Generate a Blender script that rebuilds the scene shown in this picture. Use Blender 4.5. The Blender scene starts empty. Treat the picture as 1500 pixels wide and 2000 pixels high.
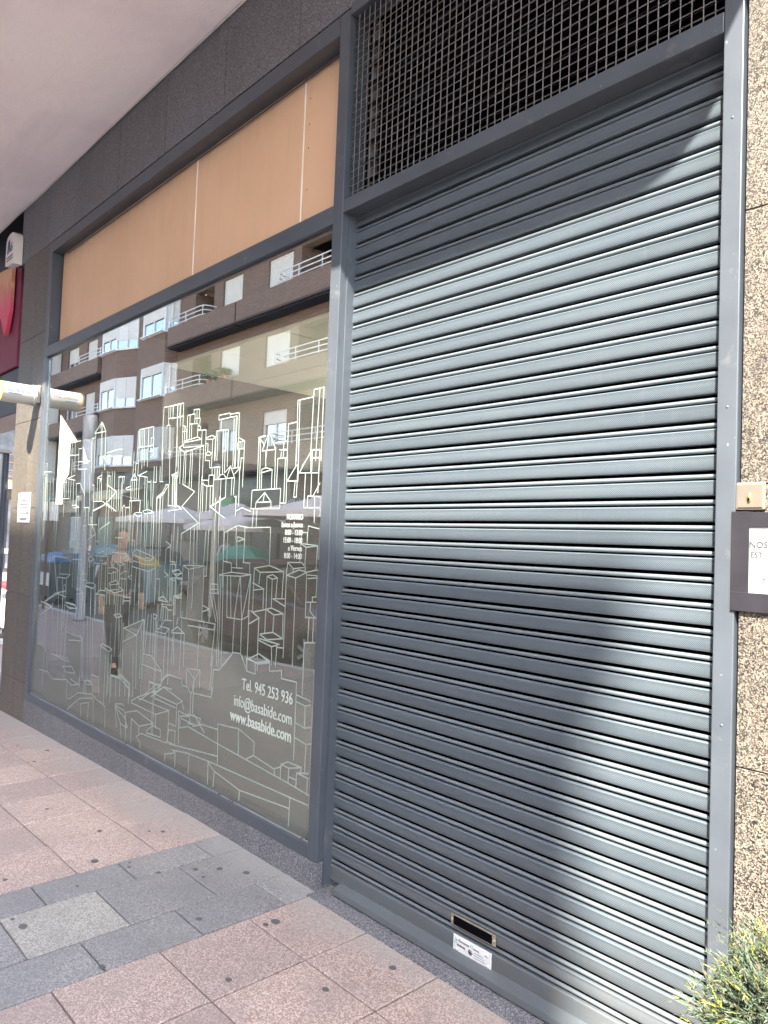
import bpy, bmesh, math, random
from mathutils import Vector, Matrix
random.seed(7)
C = bpy.context.scene
PI = math.pi
# ------------------------------------------------------------------ camera
YAW, PITCH, ROLL = math.radians(47.264), math.radians(2.374), math.radians(2.143)
fwd = Vector((-math.sin(YAW)*math.cos(PITCH), math.cos(YAW)*math.cos(PITCH), math.sin(PITCH)))
rt = fwd.cross(Vector((0, 0, 1))).normalized(); upv = rt.cross(fwd)
r2 = math.cos(ROLL)*rt + math.sin(ROLL)*upv; u2 = -math.sin(ROLL)*rt + math.cos(ROLL)*upv
cam = bpy.data.cameras.new('camera'); camo = bpy.data.objects.new('camera', cam)
C.collection.objects.link(camo); C.camera = camo
m3 = Matrix((r2, u2, -fwd)).transposed()
camo.matrix_world = Matrix.Translation((0, -2.0174, 1.5)) @ m3.to_4x4()
cam.sensor_fit = 'AUTO'; cam.sensor_width = 36; cam.lens = 36*1440.78/2000
cam.clip_start = .02; cam.clip_end = 800
# ------------------------------------------------------------------ world, sun, exposure
SUN = Vector((.53, -1.0, 1.3)).normalized()
w = bpy.data.worlds.new('World'); C.world = w; w.use_nodes = True
nt = w.node_tree; bg = nt.nodes['Background']
sk = nt.nodes.new('ShaderNodeTexSky'); sk.sky_type = 'NISHITA'; sk.sun_disc = False
sk.sun_elevation = math.asin(SUN.z); sk.sun_rotation = math.atan2(SUN.x, SUN.y)
sk.air_density = 1.0; sk.dust_density = 2.2
nt.links.new(sk.outputs[0], bg.inputs[0]); bg.inputs[1].default_value = .15
sl = bpy.data.lights.new('sun', 'SUN'); sl.energy = 4.3; sl.angle = math.radians(.53); sl.color = (1, .93, .82)
so = bpy.data.objects.new('sun', sl); C.collection.objects.link(so)
so.rotation_euler = SUN.to_track_quat('Z', 'Y').to_euler(); so.location = (5, -10, 15)
C.view_settings.view_transform = 'Standard'; C.view_settings.look = 'None'
C.view_settings.exposure = 3.0; C.view_settings.gamma = 1; C.view_settings.use_curve_mapping = False
C.render.engine = 'CYCLES'
C.cycles.max_bounces = 10; C.cycles.transparent_max_bounces = 16; C.cycles.glossy_bounces = 6
# ------------------------------------------------------------------ materials
def N(nt, t, **k):
    n = nt.nodes.new(t)
    for a, b in k.items(): setattr(n, a, b)
    return n
def math_(nt, op, a, b=None, c=None):
    n = nt.nodes.new('ShaderNodeMath'); n.operation = op
    for i, v in enumerate((a, b, c)):
        if v is None: continue
        if isinstance(v, (int, float)): n.inputs[i].default_value = v
        else: nt.links.new(v, n.inputs[i])
    return n.outputs[0]
def mix(nt, f, a, b):
    n = nt.nodes.new('ShaderNodeMix'); n.data_type = 'RGBA'
    for i, v in ((0, f), (6, a), (7, b)):
        if isinstance(v, (int, float)): n.inputs[i].default_value = v
        elif isinstance(v, tuple): n.inputs[i].default_value = (*v, 1)[:4]
        else: nt.links.new(v, n.inputs[i])
    return n.outputs[2]
def ramp(nt, f, stops, interp='LINEAR'):
    n = nt.nodes.new('ShaderNodeValToRGB'); n.color_ramp.interpolation = interp
    while len(n.color_ramp.elements) < len(stops): n.color_ramp.elements.new(.5)
    for e, (p, c) in zip(n.color_ramp.elements, stops):
        e.position = p; e.color = (*c, 1)[:4]
    nt.links.new(f, n.inputs[0]); return n.outputs[0]
def noise(nt, scale, detail=4, rough=.55, vec=None, sc3=None):
    n = nt.nodes.new('ShaderNodeTexNoise'); n.inputs['Scale'].default_value = scale
    n.inputs['Detail'].default_value = detail; n.inputs['Roughness'].default_value = rough
    if vec is None:
        tc = nt.nodes.new('ShaderNodeTexCoord'); vec = tc.outputs['Object']
    if sc3:
        mp = nt.nodes.new('ShaderNodeMapping'); mp.inputs['Scale'].default_value = sc3
        nt.links.new(vec, mp.inputs[0]); vec = mp.outputs[0]
    nt.links.new(vec, n.inputs['Vector']); return n.outputs[0]
def bump(nt, h, strength, dist, b):
    n = nt.nodes.new('ShaderNodeBump'); n.inputs['Strength'].default_value = strength
    n.inputs['Distance'].default_value = dist; nt.links.new(h, n.inputs['Height'])
    nt.links.new(n.outputs[0], b.inputs['Normal'])
MATS = {}
def mat(name, col=(.5, .5, .5), rough=.6, metal=0, var=.12, vscale=6, bumpv=0, bscale=80, spec=None, dirt=None):
    if name in MATS: return MATS[name]
    m = bpy.data.materials.new(name); m.use_nodes = True; MATS[name] = m
    nt = m.node_tree; b = nt.nodes['Principled BSDF']
    b.inputs['Roughness'].default_value = rough; b.inputs['Metallic'].default_value = metal
    if spec is not None: b.inputs['Specular IOR Level'].default_value = spec
    if var:
        f = noise(nt, vscale)
        lo = tuple(c*(1-var) for c in col); hi = tuple(min(1, c*(1+var)) for c in col)
        c = ramp(nt, f, [(.3, lo), (.7, hi)])
        if dirt:
            g = noise(nt, dirt[0], 5, .7); gm = ramp(nt, g, [(dirt[1], (0, 0, 0)), (dirt[1]+.12, (1, 1, 1))])
            c = mix(nt, gm, c, dirt[2])
        nt.links.new(c, b.inputs['Base Color'])
        r = math_(nt, 'MULTIPLY_ADD', f, .2, rough-.1); nt.links.new(r, b.inputs['Roughness'])
    else: b.inputs['Base Color'].default_value = (*col, 1)
    if bumpv:
        bump(nt, noise(nt, bscale, 3), bumpv, .004, b)
    return m
def world_coord(nt):
    return nt.nodes.new('ShaderNodeNewGeometry').outputs['Position']
def granite(name, cols, scale=420, big=.12, pol=.45, bstr=.12):
    m = bpy.data.materials.new(name); m.use_nodes = True; nt = m.node_tree; b = nt.nodes['Principled BSDF']
    P = world_coord(nt)
    v = nt.nodes.new('ShaderNodeTexVoronoi'); v.inputs['Scale'].default_value = scale*.42; nt.links.new(P, v.inputs['Vector'])
    sep = nt.nodes.new('ShaderNodeSeparateColor'); nt.links.new(v.outputs['Color'], sep.inputs[0])
    n1 = noise(nt, scale*.5, 3, .6, P); f = math_(nt, 'ADD', math_(nt, 'MULTIPLY', sep.outputs[0], .55), math_(nt, 'MULTIPLY', n1, .5))
    c = ramp(nt, f, cols)
    oi = nt.nodes.new('ShaderNodeObjectInfo'); n2 = noise(nt, 1.7, 4, .6, P)
    k = math_(nt, 'ADD', math_(nt, 'MULTIPLY', oi.outputs['Random'], big), math_(nt, 'MULTIPLY_ADD', n2, big*3, 1-big*2.1))
    vm = nt.nodes.new('ShaderNodeVectorMath'); vm.operation = 'SCALE'; nt.links.new(c, vm.inputs[0]); nt.links.new(k, vm.inputs['Scale'])
    st = noise(nt, 1, 5, .7, P, (7, 7, .8)); sm = ramp(nt, st, [(.5, (0, 0, 0)), (.75, (.35, .35, .35))])
    c2 = mix(nt, sm, vm.outputs[0], tuple(x*.6 for x in cols[1][1]))
    nt.links.new(c2, b.inputs['Base Color']); b.inputs['Roughness'].default_value = pol
    bump(nt, f, bstr, .002, b); return m
GR = granite('granite_speckled', [(.36, (.008, .007, .007)), (.44, (.040, .035, .031)), (.55, (.092, .079, .064)), (.72, (.185, .160, .125))], 760)
GRD = granite('granite_dark', [(.30, (.03, .03, .032)), (.45, (.080, .081, .09)), (.58, (.122, .124, .135)), (.76, (.26, .26, .27))], 760, .1, .5)
def tilemat(name, a, bcol, warm):
    m = bpy.data.materials.new(name); m.use_nodes = True; nt = m.node_tree; b = nt.nodes['Principled BSDF']
    P = world_coord(nt); oi = nt.nodes.new('ShaderNodeObjectInfo')
    n = noise(nt, 210, 2, .85, P); n5 = noise(nt, 3, 5, .65, P)
    vo = nt.nodes.new('ShaderNodeTexVoronoi'); vo.inputs['Scale'].default_value = 230; nt.links.new(P, vo.inputs['Vector'])
    vs_ = nt.nodes.new('ShaderNodeSeparateColor'); nt.links.new(vo.outputs['Color'], vs_.inputs[0])
    n = math_(nt, 'ADD', math_(nt, 'MULTIPLY', vs_.outputs[0], .6), math_(nt, 'MULTIPLY', n, .4))
    c = ramp(nt, n, [(.18, tuple(x*.8 for x in a)), (.40, a), (.60, bcol), (.86, warm)])
    tint = ramp(nt, oi.outputs['Random'], [(0, (.86, .84, .85)), (.35, (.97, .93, .91)), (.7, (1.0, .98, .96)), (1, (1.08, 1.04, 1.0))])
    mm = nt.nodes.new('ShaderNodeMix'); mm.data_type = 'RGBA'; mm.blend_type = 'MULTIPLY'; mm.inputs[0].default_value = 1
    nt.links.new(c, mm.inputs[6]); nt.links.new(tint, mm.inputs[7])
    g = ramp(nt, n5, [(.44, (0, 0, 0)), (.66, (.6, .6, .6))])
    c = mix(nt, g, mm.outputs[2], tuple(x*.62 for x in bcol))
    # dust and lime grout haze close to the wall
    sx = nt.nodes.new('ShaderNodeSeparateXYZ'); nt.links.new(P, sx.inputs[0])
    d = math_(nt, 'ADD', sx.outputs[1], math_(nt, 'MULTIPLY', n5, .5)); dm = ramp(nt, d, [(.0, (0, 0, 0)), (.22, (.55, .55, .55))])
    c = mix(nt, dm, c, (.27, .27, .25))
    nt.links.new(c, b.inputs['Base Color']); b.inputs['Roughness'].default_value = .62
    bump(nt, n, .25, .0015, b); return m
TP = tilemat('tile_pink', (.215, .16, .142), (.32, .26, .235), (.46, .395, .36))
TG = tilemat('tile_grey', (.125, .127, .13), (.19, .19, .193), (.27, .27, .27))
TW_ = tilemat('tile_stained', (.17, .168, .155), (.26, .256, .24), (.35, .34, .32))
FRAME = mat('painted_steel', (.070, .082, .096), .36, .2, .14, 3, .05, 300, dirt=(7, .60, (.13, .132, .13)))
def ground_mat(name, base, size, joint=.012):
    m = bpy.data.materials.new(name); m.use_nodes = True; nt = m.node_tree; b = nt.nodes['Principled BSDF']
    P = world_coord(nt); br = nt.nodes.new('ShaderNodeTexBrick'); br.offset = 0
    br.inputs['Scale'].default_value = 1; br.inputs['Brick Width'].default_value = size; br.inputs['Row Height'].default_value = size
    br.inputs['Mortar Size'].default_value = joint*.5; br.inputs['Color1'].default_value = (*base, 1)
    br.inputs['Color2'].default_value = (*[x*.82 for x in base], 1); br.inputs['Mortar'].default_value = (*[x*.45 for x in base], 1)
    nt.links.new(P, br.inputs['Vector']); n = noise(nt, 40, 6, .7, P); n2 = noise(nt, .6, 4, .6, P)
    c = mix(nt, ramp(nt, n, [(.3, (0, 0, 0)), (.7, (.4, .4, .4))]), br.outputs[0], tuple(x*1.25 for x in base))
    c = mix(nt, ramp(nt, n2, [(.4, (0, 0, 0)), (.7, (.35, .35, .35))]), c, tuple(x*.6 for x in base))
    nt.links.new(c, b.inputs['Base Color']); b.inputs['Roughness'].default_value = .7
    bump(nt, n, .15, .003, b); return m
PAVB = ground_mat('far_paving', (.27, .21, .185), .4)
PAV2 = ground_mat('grey_paving', (.30, .29, .27), .4)
def brickmat():
    m = bpy.data.materials.new('brown_brick'); m.use_nodes = True; nt = m.node_tree; b = nt.nodes['Principled BSDF']
    g = nt.nodes.new('ShaderNodeNewGeometry'); sx = nt.nodes.new('ShaderNodeSeparateXYZ'); nt.links.new(g.outputs['Position'], sx.inputs[0])
    u = math_(nt, 'ADD', sx.outputs[0], sx.outputs[1]); cx = nt.nodes.new('ShaderNodeCombineXYZ')
    nt.links.new(u, cx.inputs[0]); nt.links.new(sx.outputs[2], cx.inputs[1])
    br = nt.nodes.new('ShaderNodeTexBrick'); br.inputs['Scale'].default_value = 1
    br.inputs['Brick Width'].default_value = .25; br.inputs['Row Height'].default_value = .075; br.inputs['Mortar Size'].default_value = .006
    br.inputs['Color1'].default_value = (.195, .122, .086, 1); br.inputs['Color2'].default_value = (.145, .092, .067, 1); br.inputs['Mortar'].default_value = (.27, .215, .175, 1)
    nt.links.new(cx.outputs[0], br.inputs['Vector']); n = noise(nt, .7, 4, .6, g.outputs['Position'])
    c = mix(nt, ramp(nt, n, [(.4, (0, 0, 0)), (.7, (.4, .4, .4))]), br.outputs[0], (.17, .112, .085))
    nt.links.new(c, b.inputs['Base Color']); b.inputs['Roughness'].default_value = .85
    bump(nt, br.outputs['Fac'], -.4, .01, b); return m
BRICK = brickmat()
WHITE = mat('white_plastic', (.74, .73, .70), .45, 0, .05)
CREAMW = mat('cream_render', (.74, .72, .66), .8, 0, .06, 3)
BLACK = mat('matt_black', (.0035, .0035, .0045), 1.0, 0, 0, spec=0)
DARKP = mat('dark_panel', (.035, .04, .055), .5, 0, .2, 2)
PAPER = mat('white_paper', (.27, .27, .275), .55, 0, .02)
def glassmat(name, refl, tint=(.8, .84, .8), ior=1.5):
    m = bpy.data.materials.new(name); m.use_nodes = True; nt = m.node_tree
    for n in list(nt.nodes):
        if n.type == 'BSDF_PRINCIPLED': nt.nodes.remove(n)
    out = nt.nodes['Material Output']; tr = N(nt, 'ShaderNodeBsdfTransparent'); tr.inputs[0].default_value = (*tint, 1)
    gl = N(nt, 'ShaderNodeBsdfGlossy'); gl.inputs['Roughness'].default_value = 0; gl.inputs[0].default_value = (1, .985, .96, 1)
    lw = N(nt, 'ShaderNodeLayerWeight'); lw.inputs[0].default_value = .5
    f = math_(nt, 'MULTIPLY_ADD', math_(nt, 'POWER', lw.outputs['Facing'], 4), (1-refl)*.9, refl)
    mx = N(nt, 'ShaderNodeMixShader'); nt.links.new(f, mx.inputs[0]); nt.links.new(tr.outputs[0], mx.inputs[1]); nt.links.new(gl.outputs[0], mx.inputs[2])
    nt.links.new(mx.outputs[0], out.inputs[0]); return m
GLASS = glassmat('solar_glass', .33, (.95, .97, .94))
CLEAR = glassmat('dark_window_glass', .10, (.35, .38, .4))
def filmmat(name, col, alpha):
    m = bpy.data.materials.new(name); m.use_nodes = True; nt = m.node_tree; b = nt.nodes['Principled BSDF']
    b.inputs['Base Color'].default_value = (*col, 1); b.inputs['Roughness'].default_value = .7; b.inputs['Alpha'].default_value = alpha
    b.inputs['Specular IOR Level'].default_value = .1; return m
LINEF = filmmat('white_vinyl', (.34, .40, .37), .62)
FROSTM = filmmat('frosted_film', (.175, .19, .17), .42)
GREYF = filmmat('grey_film', (.03, .033, .035), .22)
SUNPATCHM = filmmat('sunlit_film_patch', (.42, .43, .38), .85)  # lighter copy of the frosted film, sunlight put into its colour
# ------------------------------------------------------------------ helpers
class MB:
    def __init__(s): s.v = []; s.f = []; s.mi = []; s.cur = 0; s.sm = []
    def add(s, vs, fs, smooth=False):
        o = len(s.v); s.v += [tuple(v) for v in vs]; s.f += [tuple(i+o for i in f) for f in fs]
        s.mi += [s.cur]*len(fs); s.sm += [smooth]*len(fs); return s
    def box(s, x0, x1, y0, y1, z0, z1):
        vs = [(x, y, z) for z in (z0, z1) for y in (y0, y1) for x in (x0, x1)]
        return s.add(vs, [(0, 2, 3, 1), (4, 5, 7, 6), (0, 1, 5, 4), (2, 6, 7, 3), (0, 4, 6, 2), (1, 3, 7, 5)])
    def quad(s, a, b, c, d): return s.add([a, b, c, d], [(0, 1, 2, 3)])
    def tube(s, pts, r, n=8, cap=True):
        pts = [Vector(p) for p in pts]; rs = r if isinstance(r, (list, tuple)) else [r]*len(pts)
        o = []; prev = None
        for i, p in enumerate(pts):
            d = (pts[min(i+1, len(pts)-1)]-pts[max(i-1, 0)]).normalized()
            a = d.orthogonal().normalized() if prev is None else (prev-d*prev.dot(d)).normalized()
            prev = a; b = d.cross(a)
            o += [p+rs[i]*(math.cos(2*PI*k/n)*a+math.sin(2*PI*k/n)*b) for k in range(n)]
        fs = [(i*n+k, i*n+(k+1) % n, (i+1)*n+(k+1) % n, (i+1)*n+k) for i in range(len(pts)-1) for k in range(n)]
        s.add(o, fs, True)
        if cap: s.add(o[:n], [tuple(range(n))[::-1]]); s.add(o[-n:], [tuple(range(n))])
        return s
    def lathe(s, prof, c=(0, 0, 0), n=20, smooth=True):
        vs = [(c[0]+r*math.cos(2*PI*k/n), c[1]+r*math.sin(2*PI*k/n), c[2]+z) for r, z in prof for k in range(n)]
        return s.add(vs, [(i*n+k, i*n+(k+1) % n, (i+1)*n+(k+1) % n, (i+1)*n+k) for i in range(len(prof)-1) for k in range(n)], smooth)
    def prism(s, poly, ax, a, b):
        """extrude 2-D poly along axis ax from a to b; poly in the other two axes"""
        def P(u, t):
            return {'x': (t, u[0], u[1]), 'y': (u[0], t, u[1]), 'z': (u[0], u[1], t)}[ax]
        n = len(poly); vs = [P(u, a) for u in poly]+[P(u, b) for u in poly]
        return s.add(vs, [tuple(range(n)), tuple(range(n, 2*n))[::-1]]+[(i, i+n, (i+1) % n+n, (i+1) % n) for i in range(n)])
    def build(s, name, m, parent=None, bevel=0, kind=None, label=None, loc=None):
        me = bpy.data.meshes.new(name)
        off = Vector((0, 0, 0))
        if parent is not None:
            r = parent
            while r is not None: off += r.location; r = r.parent
        if loc: off += Vector(loc)
        me.from_pydata([(v[0]-off.x, v[1]-off.y, v[2]-off.z) for v in s.v], [], s.f)
        for mm in (m if isinstance(m, (list, tuple)) else [m]): me.materials.append(mm)
        me.polygons.foreach_set('material_index', s.mi); me.polygons.foreach_set('use_smooth', s.sm)
        me.validate(); 
        bm = bmesh.new(); bm.from_mesh(me); bmesh.ops.recalc_face_normals(bm, faces=bm.faces); bm.to_mesh(me); bm.free()
        o = bpy.data.objects.new(name, me); C.collection.objects.link(o)
        if parent is not None: o.parent = parent
        if loc: o.location = loc
        if bevel:
            md = o.modifiers.new('bevel', 'BEVEL'); md.width = bevel; md.segments = 2; md.limit_method = 'ANGLE'
        if kind: o['kind'] = kind
        if label: o['label'] = label
        return o
def thing(name, label, cat, loc=(0, 0, 0), group=None, rz=0):
    o = bpy.data.objects.new(name, None); C.collection.objects.link(o); o.empty_display_size = .1
    o.location = loc; o.rotation_euler = (0, 0, rz); o['label'] = label; o['category'] = cat
    if group: o['group'] = group
    return o
def tag(o, label, cat, group=None):
    o['label'] = label; o['category'] = cat
    if group: o['group'] = group
    return o
def inst(o, parent, loc=(0, 0, 0), rot=(0, 0, 0)):
    c = o.copy(); C.collection.objects.link(c); c.parent = parent; c.location = loc; c.rotation_euler = rot; return c
def copy_tree(o, parent=None, **k):
    c = o.copy(); C.collection.objects.link(c); c.parent = parent
    for ch in o.children: copy_tree(ch, c)
    return c
def text(s, size, loc, rot, m, parent, align='LEFT', name='lettering', bold=0, ext=.0006, sx=1):
    cu = bpy.data.curves.new(name, 'FONT'); cu.body = s; cu.size = size; cu.align_x = align; cu.offset = bold; cu.extrude = ext
    cu.resolution_u = 3
    t = bpy.data.objects.new('t', cu); C.collection.objects.link(t)
    dg = bpy.context.evaluated_depsgraph_get(); me = bpy.data.meshes.new_from_object(t.evaluated_get(dg))
    bpy.data.objects.remove(t); me.materials.clear(); me.materials.append(m)
    o = bpy.data.objects.new(name, me); C.collection.objects.link(o)
    off = Vector((0, 0, 0)); r = parent
    while r is not None: off += r.location; r = r.parent
    o.parent = parent; o.location = Vector(loc)-off; o.rotation_euler = rot; o.scale = (sx, 1, 1)
    return o
TXF = (PI/2, 0, 0)      # faces -Y
TXB = (PI/2, 0, PI)     # faces +Y
TXX = (PI/2, 0, PI/2)   # faces +X
def gz(x): # the pavement falls gently to the left
    return 0 if x > -3.5 else max(-.147, .0245*(x+3.5))
# ------------------------------------------------------------------ ground
xs = [60, -3.5, -9.5, -90]
m_ = MB()
for a, b in zip(xs, xs[1:]):
    m_.quad((a, 120, gz(a)-.3), (b, 120, gz(b)-.3), (b, -120, gz(b)-.3), (a, -120, gz(a)-.3))
m_.build('ground', mat('packed_ground', (.22, .2, .18), .9), kind='structure')
m_ = MB()
for a, b in zip(xs, xs[1:]):
    m_.quad((a, 14, gz(a)-.012), (b, 14, gz(b)-.012), (b, -3.42, gz(b)-.012), (a, -3.42, gz(a)-.012))
pave = m_.build('pavement', PAVB, kind='structure')
m_ = MB()
for a, b in zip(xs, xs[1:]):
    m_.quad((a, -3.42, gz(a)-.14), (b, -3.42, gz(b)-.14), (b, -8.6, gz(b)-.14), (a, -8.6, gz(a)-.14))
m_.build('road', mat('asphalt', (.06, .06, .062), .85, 0, .2, 3, .4, 120), kind='structure')
m_ = MB()
for a, b in zip(xs, xs[1:]):
    m_.quad((a, -8.75, gz(a)-.01), (b, -8.75, gz(b)-.01), (b, -40, gz(b)-.01), (a, -40, gz(a)-.01))
m_.build('far_pavement', PAV2, kind='structure')
for y0, y1, nm in ((-3.56, -3.42, 'kerb'), (-8.75, -8.6, 'kerb')):
    m_ = MB()
    for a, b in zip(xs, xs[1:]):
        m_.add([(x, y, gz(x)+z) for x in (a, b) for y in (y0, y1) for z in (-.16, 0.001)],
               [(1, 3, 7, 5), (0, 1, 5, 4), (2, 6, 7, 3)])
    m_.build(nm, mat('kerb_stone', (.36, .35, .33), .7), kind='structure')
m_ = MB()
for k in range(14):
    x = -50+k*5
    m_.quad((x, -5.98, gz(x)-.135), (x+2.2, -5.98, gz(x+2.2)-.135), (x+2.2, -6.1, gz(x+2.2)-.135), (x, -6.1, gz(x)-.135))
m_.build('lane_marking', mat('road_paint', (.7, .7, .68), .6), kind='structure')
def tile_mesh(lx, ly, m, seed):
    rr = random.Random(seed); b = MB(); g = .003; e = .004
    x0, x1, y0, y1 = -lx/2+g, lx/2-g, -ly/2+g, ly/2-g
    t = [(x0+e, y0+e, 0), (x1-e, y0+e, 0), (x1-e, y1-e, 0), (x0+e, y1-e, 0)]
    l = [(x0, y0, -.003), (x1, y0, -.003), (x1, y1, -.003), (x0, y1, -.003)]
    d = [(x, y, -.03) for x, y, z in l]
    b.add(t+l+d, [(0, 1, 2, 3)]+[(i, i+4, (i+1) % 4+4, (i+1) % 4) for i in range(4)]+[(i+4, i+8, (i+1) % 4+8, (i+1) % 4+4) for i in range(4)])
    o = b.build('paving_tile', m); me = o.data; bpy.data.objects.remove(o); return me
TM = {}
ntile = 0
def put_tile(xa, xb, ya, yb, m, seedk=0):
    global ntile
    key = (round(xb-xa, 3), round(ya-yb, 3), m.name)
    if key not in TM: TM[key] = tile_mesh(xb-xa, ya-yb, m, 1)
    o = bpy.data.objects.new('paving_tile', TM[key]); C.collection.objects.link(o); o.parent = pave
    xc = (xa+xb)/2; rr = random.Random(ntile*7+1)
    o.location = (xc, (ya+yb)/2, gz(xc)+rr.uniform(-.0008, .0008))
    o.rotation_euler = (rr.uniform(-.0015, .0015), (-math.atan(.0245) if xc < -3.5 else 0)+rr.uniform(-.0015, .0015), 0)
    ntile += 1
pinkx = [-2.51+.373*k for k in range(0, 8)]
pinkxl = [-3.30-.373*k for k in range(0, 19)]
rows = [0.0, -.345]+[-.345-.375*k for k in range(1, 9)]
for xa in pinkx[:-1]:
    for a, b in zip(rows, rows[1:]): put_tile(xa, xa+.373, a, b, TP)
for xb in pinkxl[:-1]:
    for a, b in zip(rows, rows[1:]): put_tile(xb-.373, xb, a, b, TP)
r1 = [0.0, -.165]+[-.165-.375*k for k in range(1, 9)]
for (xa, xb, rw) in ((-3.30, -3.095, r1), (-3.095, -2.745, rows), (-2.745, -2.51, r1)):
    for a, b in zip(rw, rw[1:]): put_tile(xa, xb, a, b, TW_ if abs(xa+3.095) < .01 and abs(a+.72) < .02 else TG)
# flattened chewing-gum spots and bits of litter
gm = mat('old_gum', (.07, .065, .065), .8, 0, .1)
gb = MB(); rr = random.Random(3)
spots = [(-3.02, -.30), (-2.93, -.31), (-3.5, -.22), (-3.55, -.27), (-2.42, -.28), (-2.98, -1.04), (-3.22, -.52), (-3.26, -.5), (-3.42, -.98), (-3.66, -.85), (-2.62, -.5), (-2.85, -.14), (-2.2, -.62), (-1.95, -.4), (-4.2, -.55)]
spots += [(rr.uniform(-6.5, -1.0), -abs(rr.gauss(.9, .7))-.05) for _ in range(55)]
for (x, y) in spots:
    r = rr.uniform(.007, .019); n = 9; z = gz(x)+.0016
    vs = [(x+r*(1+.3*rr.random())*math.cos(2*PI*k/n), y+r*.8*(1+.3*rr.random())*math.sin(2*PI*k/n), z) for k in range(n)]
    gb.add(vs+[(x, y, z+.0012)], [(k, (k+1) % n, n) for k in range(n)])
gb.build('gum_spots', gm, pave, kind='stuff')
lb = MB()
for _ in range(40):
    x = rr.uniform(-6, -2.3); y = -abs(rr.gauss(.25, .3))-.02; z = gz(x)+.003; r = rr.uniform(.003, .008)
    lb.add([(x, y, z), (x+r, y+r*.4, z+.002), (x+r*.7, y+r, z+.001)], [(0, 1, 2)])
for _ in range(260):
    x = rr.uniform(-6.4, -.9); y = -abs(rr.gauss(0, .03))-.008 if x < -2.5 else -.06-abs(rr.gauss(0, .03)); z = gz(x)+.002; r = rr.uniform(.0015, .005); a = rr.uniform(0, 6)
    lb.add([(x, y, z), (x+r*math.cos(a), y+r*math.sin(a), z+.0015), (x+r*math.cos(a+1.6), y+r*math.sin(a+1.6), z+.0008)], [(0, 1, 2)])
lb.build('litter_flakes', mat('pale_flakes', (.26, .24, .2), .8, 0, .6, 40), pave, kind='stuff')
# ------------------------------------------------------------------ our building: granite, soffit, shop interior
B = thing('arcade_building', 'granite clad building with white soffit overhanging the closed shopfront', 'building', (-3, 0, 0))
def gp(x0, x1, z0, z1, y0=0.0, y1=.03, m=GR, name='granite_panel'):
    g = .0018; return MB().box(x0+g, x1-g, y0, y1, z0+g, z1-g).build(name, m, B, bevel=.0015)
zl = [-.25, .235, .95, 1.68, 2.43, 3.16, 3.9]
for a, b in zip(zl, zl[1:]):
    gp(-6.72, -6.41, a, b); gp(-7.09, -6.72, a, b)
for a, b in zip(zl, zl[1:]):      # side of the corner pillar
    MB().box(-7.09, -7.06, .0315, .45, a+.002, b-.002).build('granite_panel', GR, B, bevel=.0015)
jx = [2.93, 2.21, 1.49, .77, .05, -.67, -1.385, -2.1, -2.92, -3.63, -4.35, -5.065, -5.77, -6.48, -7.2]
for b, a in zip(jx, jx[1:]): gp(a, b, 3.9, 4.42, m=GRD)
# right pier
zr = [0, .95, 1.69, 2.43, 3.16, 3.9]
for a, b in zip(zr, zr[1:]):
    gp(-.795, -.07, a, b); gp(-.07, .65, a, b); gp(.65, 1.37, a, b); gp(1.37, 2.93, a, b)
# plinth under the window
pxs = [-6.41, -5.95, -5.2, -4.45, -3.7, -2.95, -2.519]
for a, b in zip(pxs, pxs[1:]): MB().box(a+.0015, b-.0015, -.006, .03, -.2, .116).build('plinth_stone', GRD, B, bevel=.0015)
MB().box(-2.5395, -2.519, .0315, .12, -.02, .116).build('plinth_stone', GRD, B, bevel=.0015)
SOF = bpy.data.materials.new('soffit_render'); SOF.use_nodes = True; nt = SOF.node_tree; b_ = nt.nodes['Principled BSDF']; P = world_coord(nt)
c = ramp(nt, noise(nt, .9, 5, .6, P), [(.3, (.78, .70, .71)), (.5, (.88, .80, .80)), (.7, (.90, .85, .82))])
c = mix(nt, ramp(nt, noise(nt, 1, 5, .7, P, (.5, 3.5, 1)), [(.5, (0, 0, 0)), (.75, (.6, .6, .6))]), c, (.72, .65, .65))
c = mix(nt, ramp(nt, noise(nt, 22, 4, .8, P), [(.72, (0, 0, 0)), (.76, (.35, .35, .35))]), c, (.5, .44, .42))
nt.links.new(c, b_.inputs['Base Color']); b_.inputs['Roughness'].default_value = .85; bump(nt, noise(nt, 5, 6, .65, P), .5, .02, b_)
MB().prism([(-14, 0), (-14, -1.32), (-.40, -1.32), (-.32, -1.29), (-.26, -1.21), (-.23, -1.08), (3.2, -1.05), (3.2, 0)], 'z', 4.42, 4.8).build('soffit', SOF, B)
MB().tube([(3, -.012, 4.408), (-1, -.012, 4.408), (-3.6, -.013, 4.405), (-5, -.014, 4.41), (-6.7, -.012, 4.40), (-6.95, -.02, 4.395), (-8, -.02, 4.405), (-11, -.02, 4.405)], .0045, 6).build('edge_cable', mat('cable_cream', (.6, .56, .5), .6), B)
MB().box(-14, 3.2, 0.0, .3, 4.8, 12).build('upper_wall', CREAMW, B)
MB().box(-7.2, 3.2, .031, .3, 3.9, 4.8).build('lintel_core', BLACK, B)
MB().box(-7.06, -6.38, .031, .5, -.2, 3.9).build('pillar_core', DARKP, B)
MB().box(-.79, 3.2, .031, .4, 0, 3.9).build('pier_core', DARKP, B)
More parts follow.
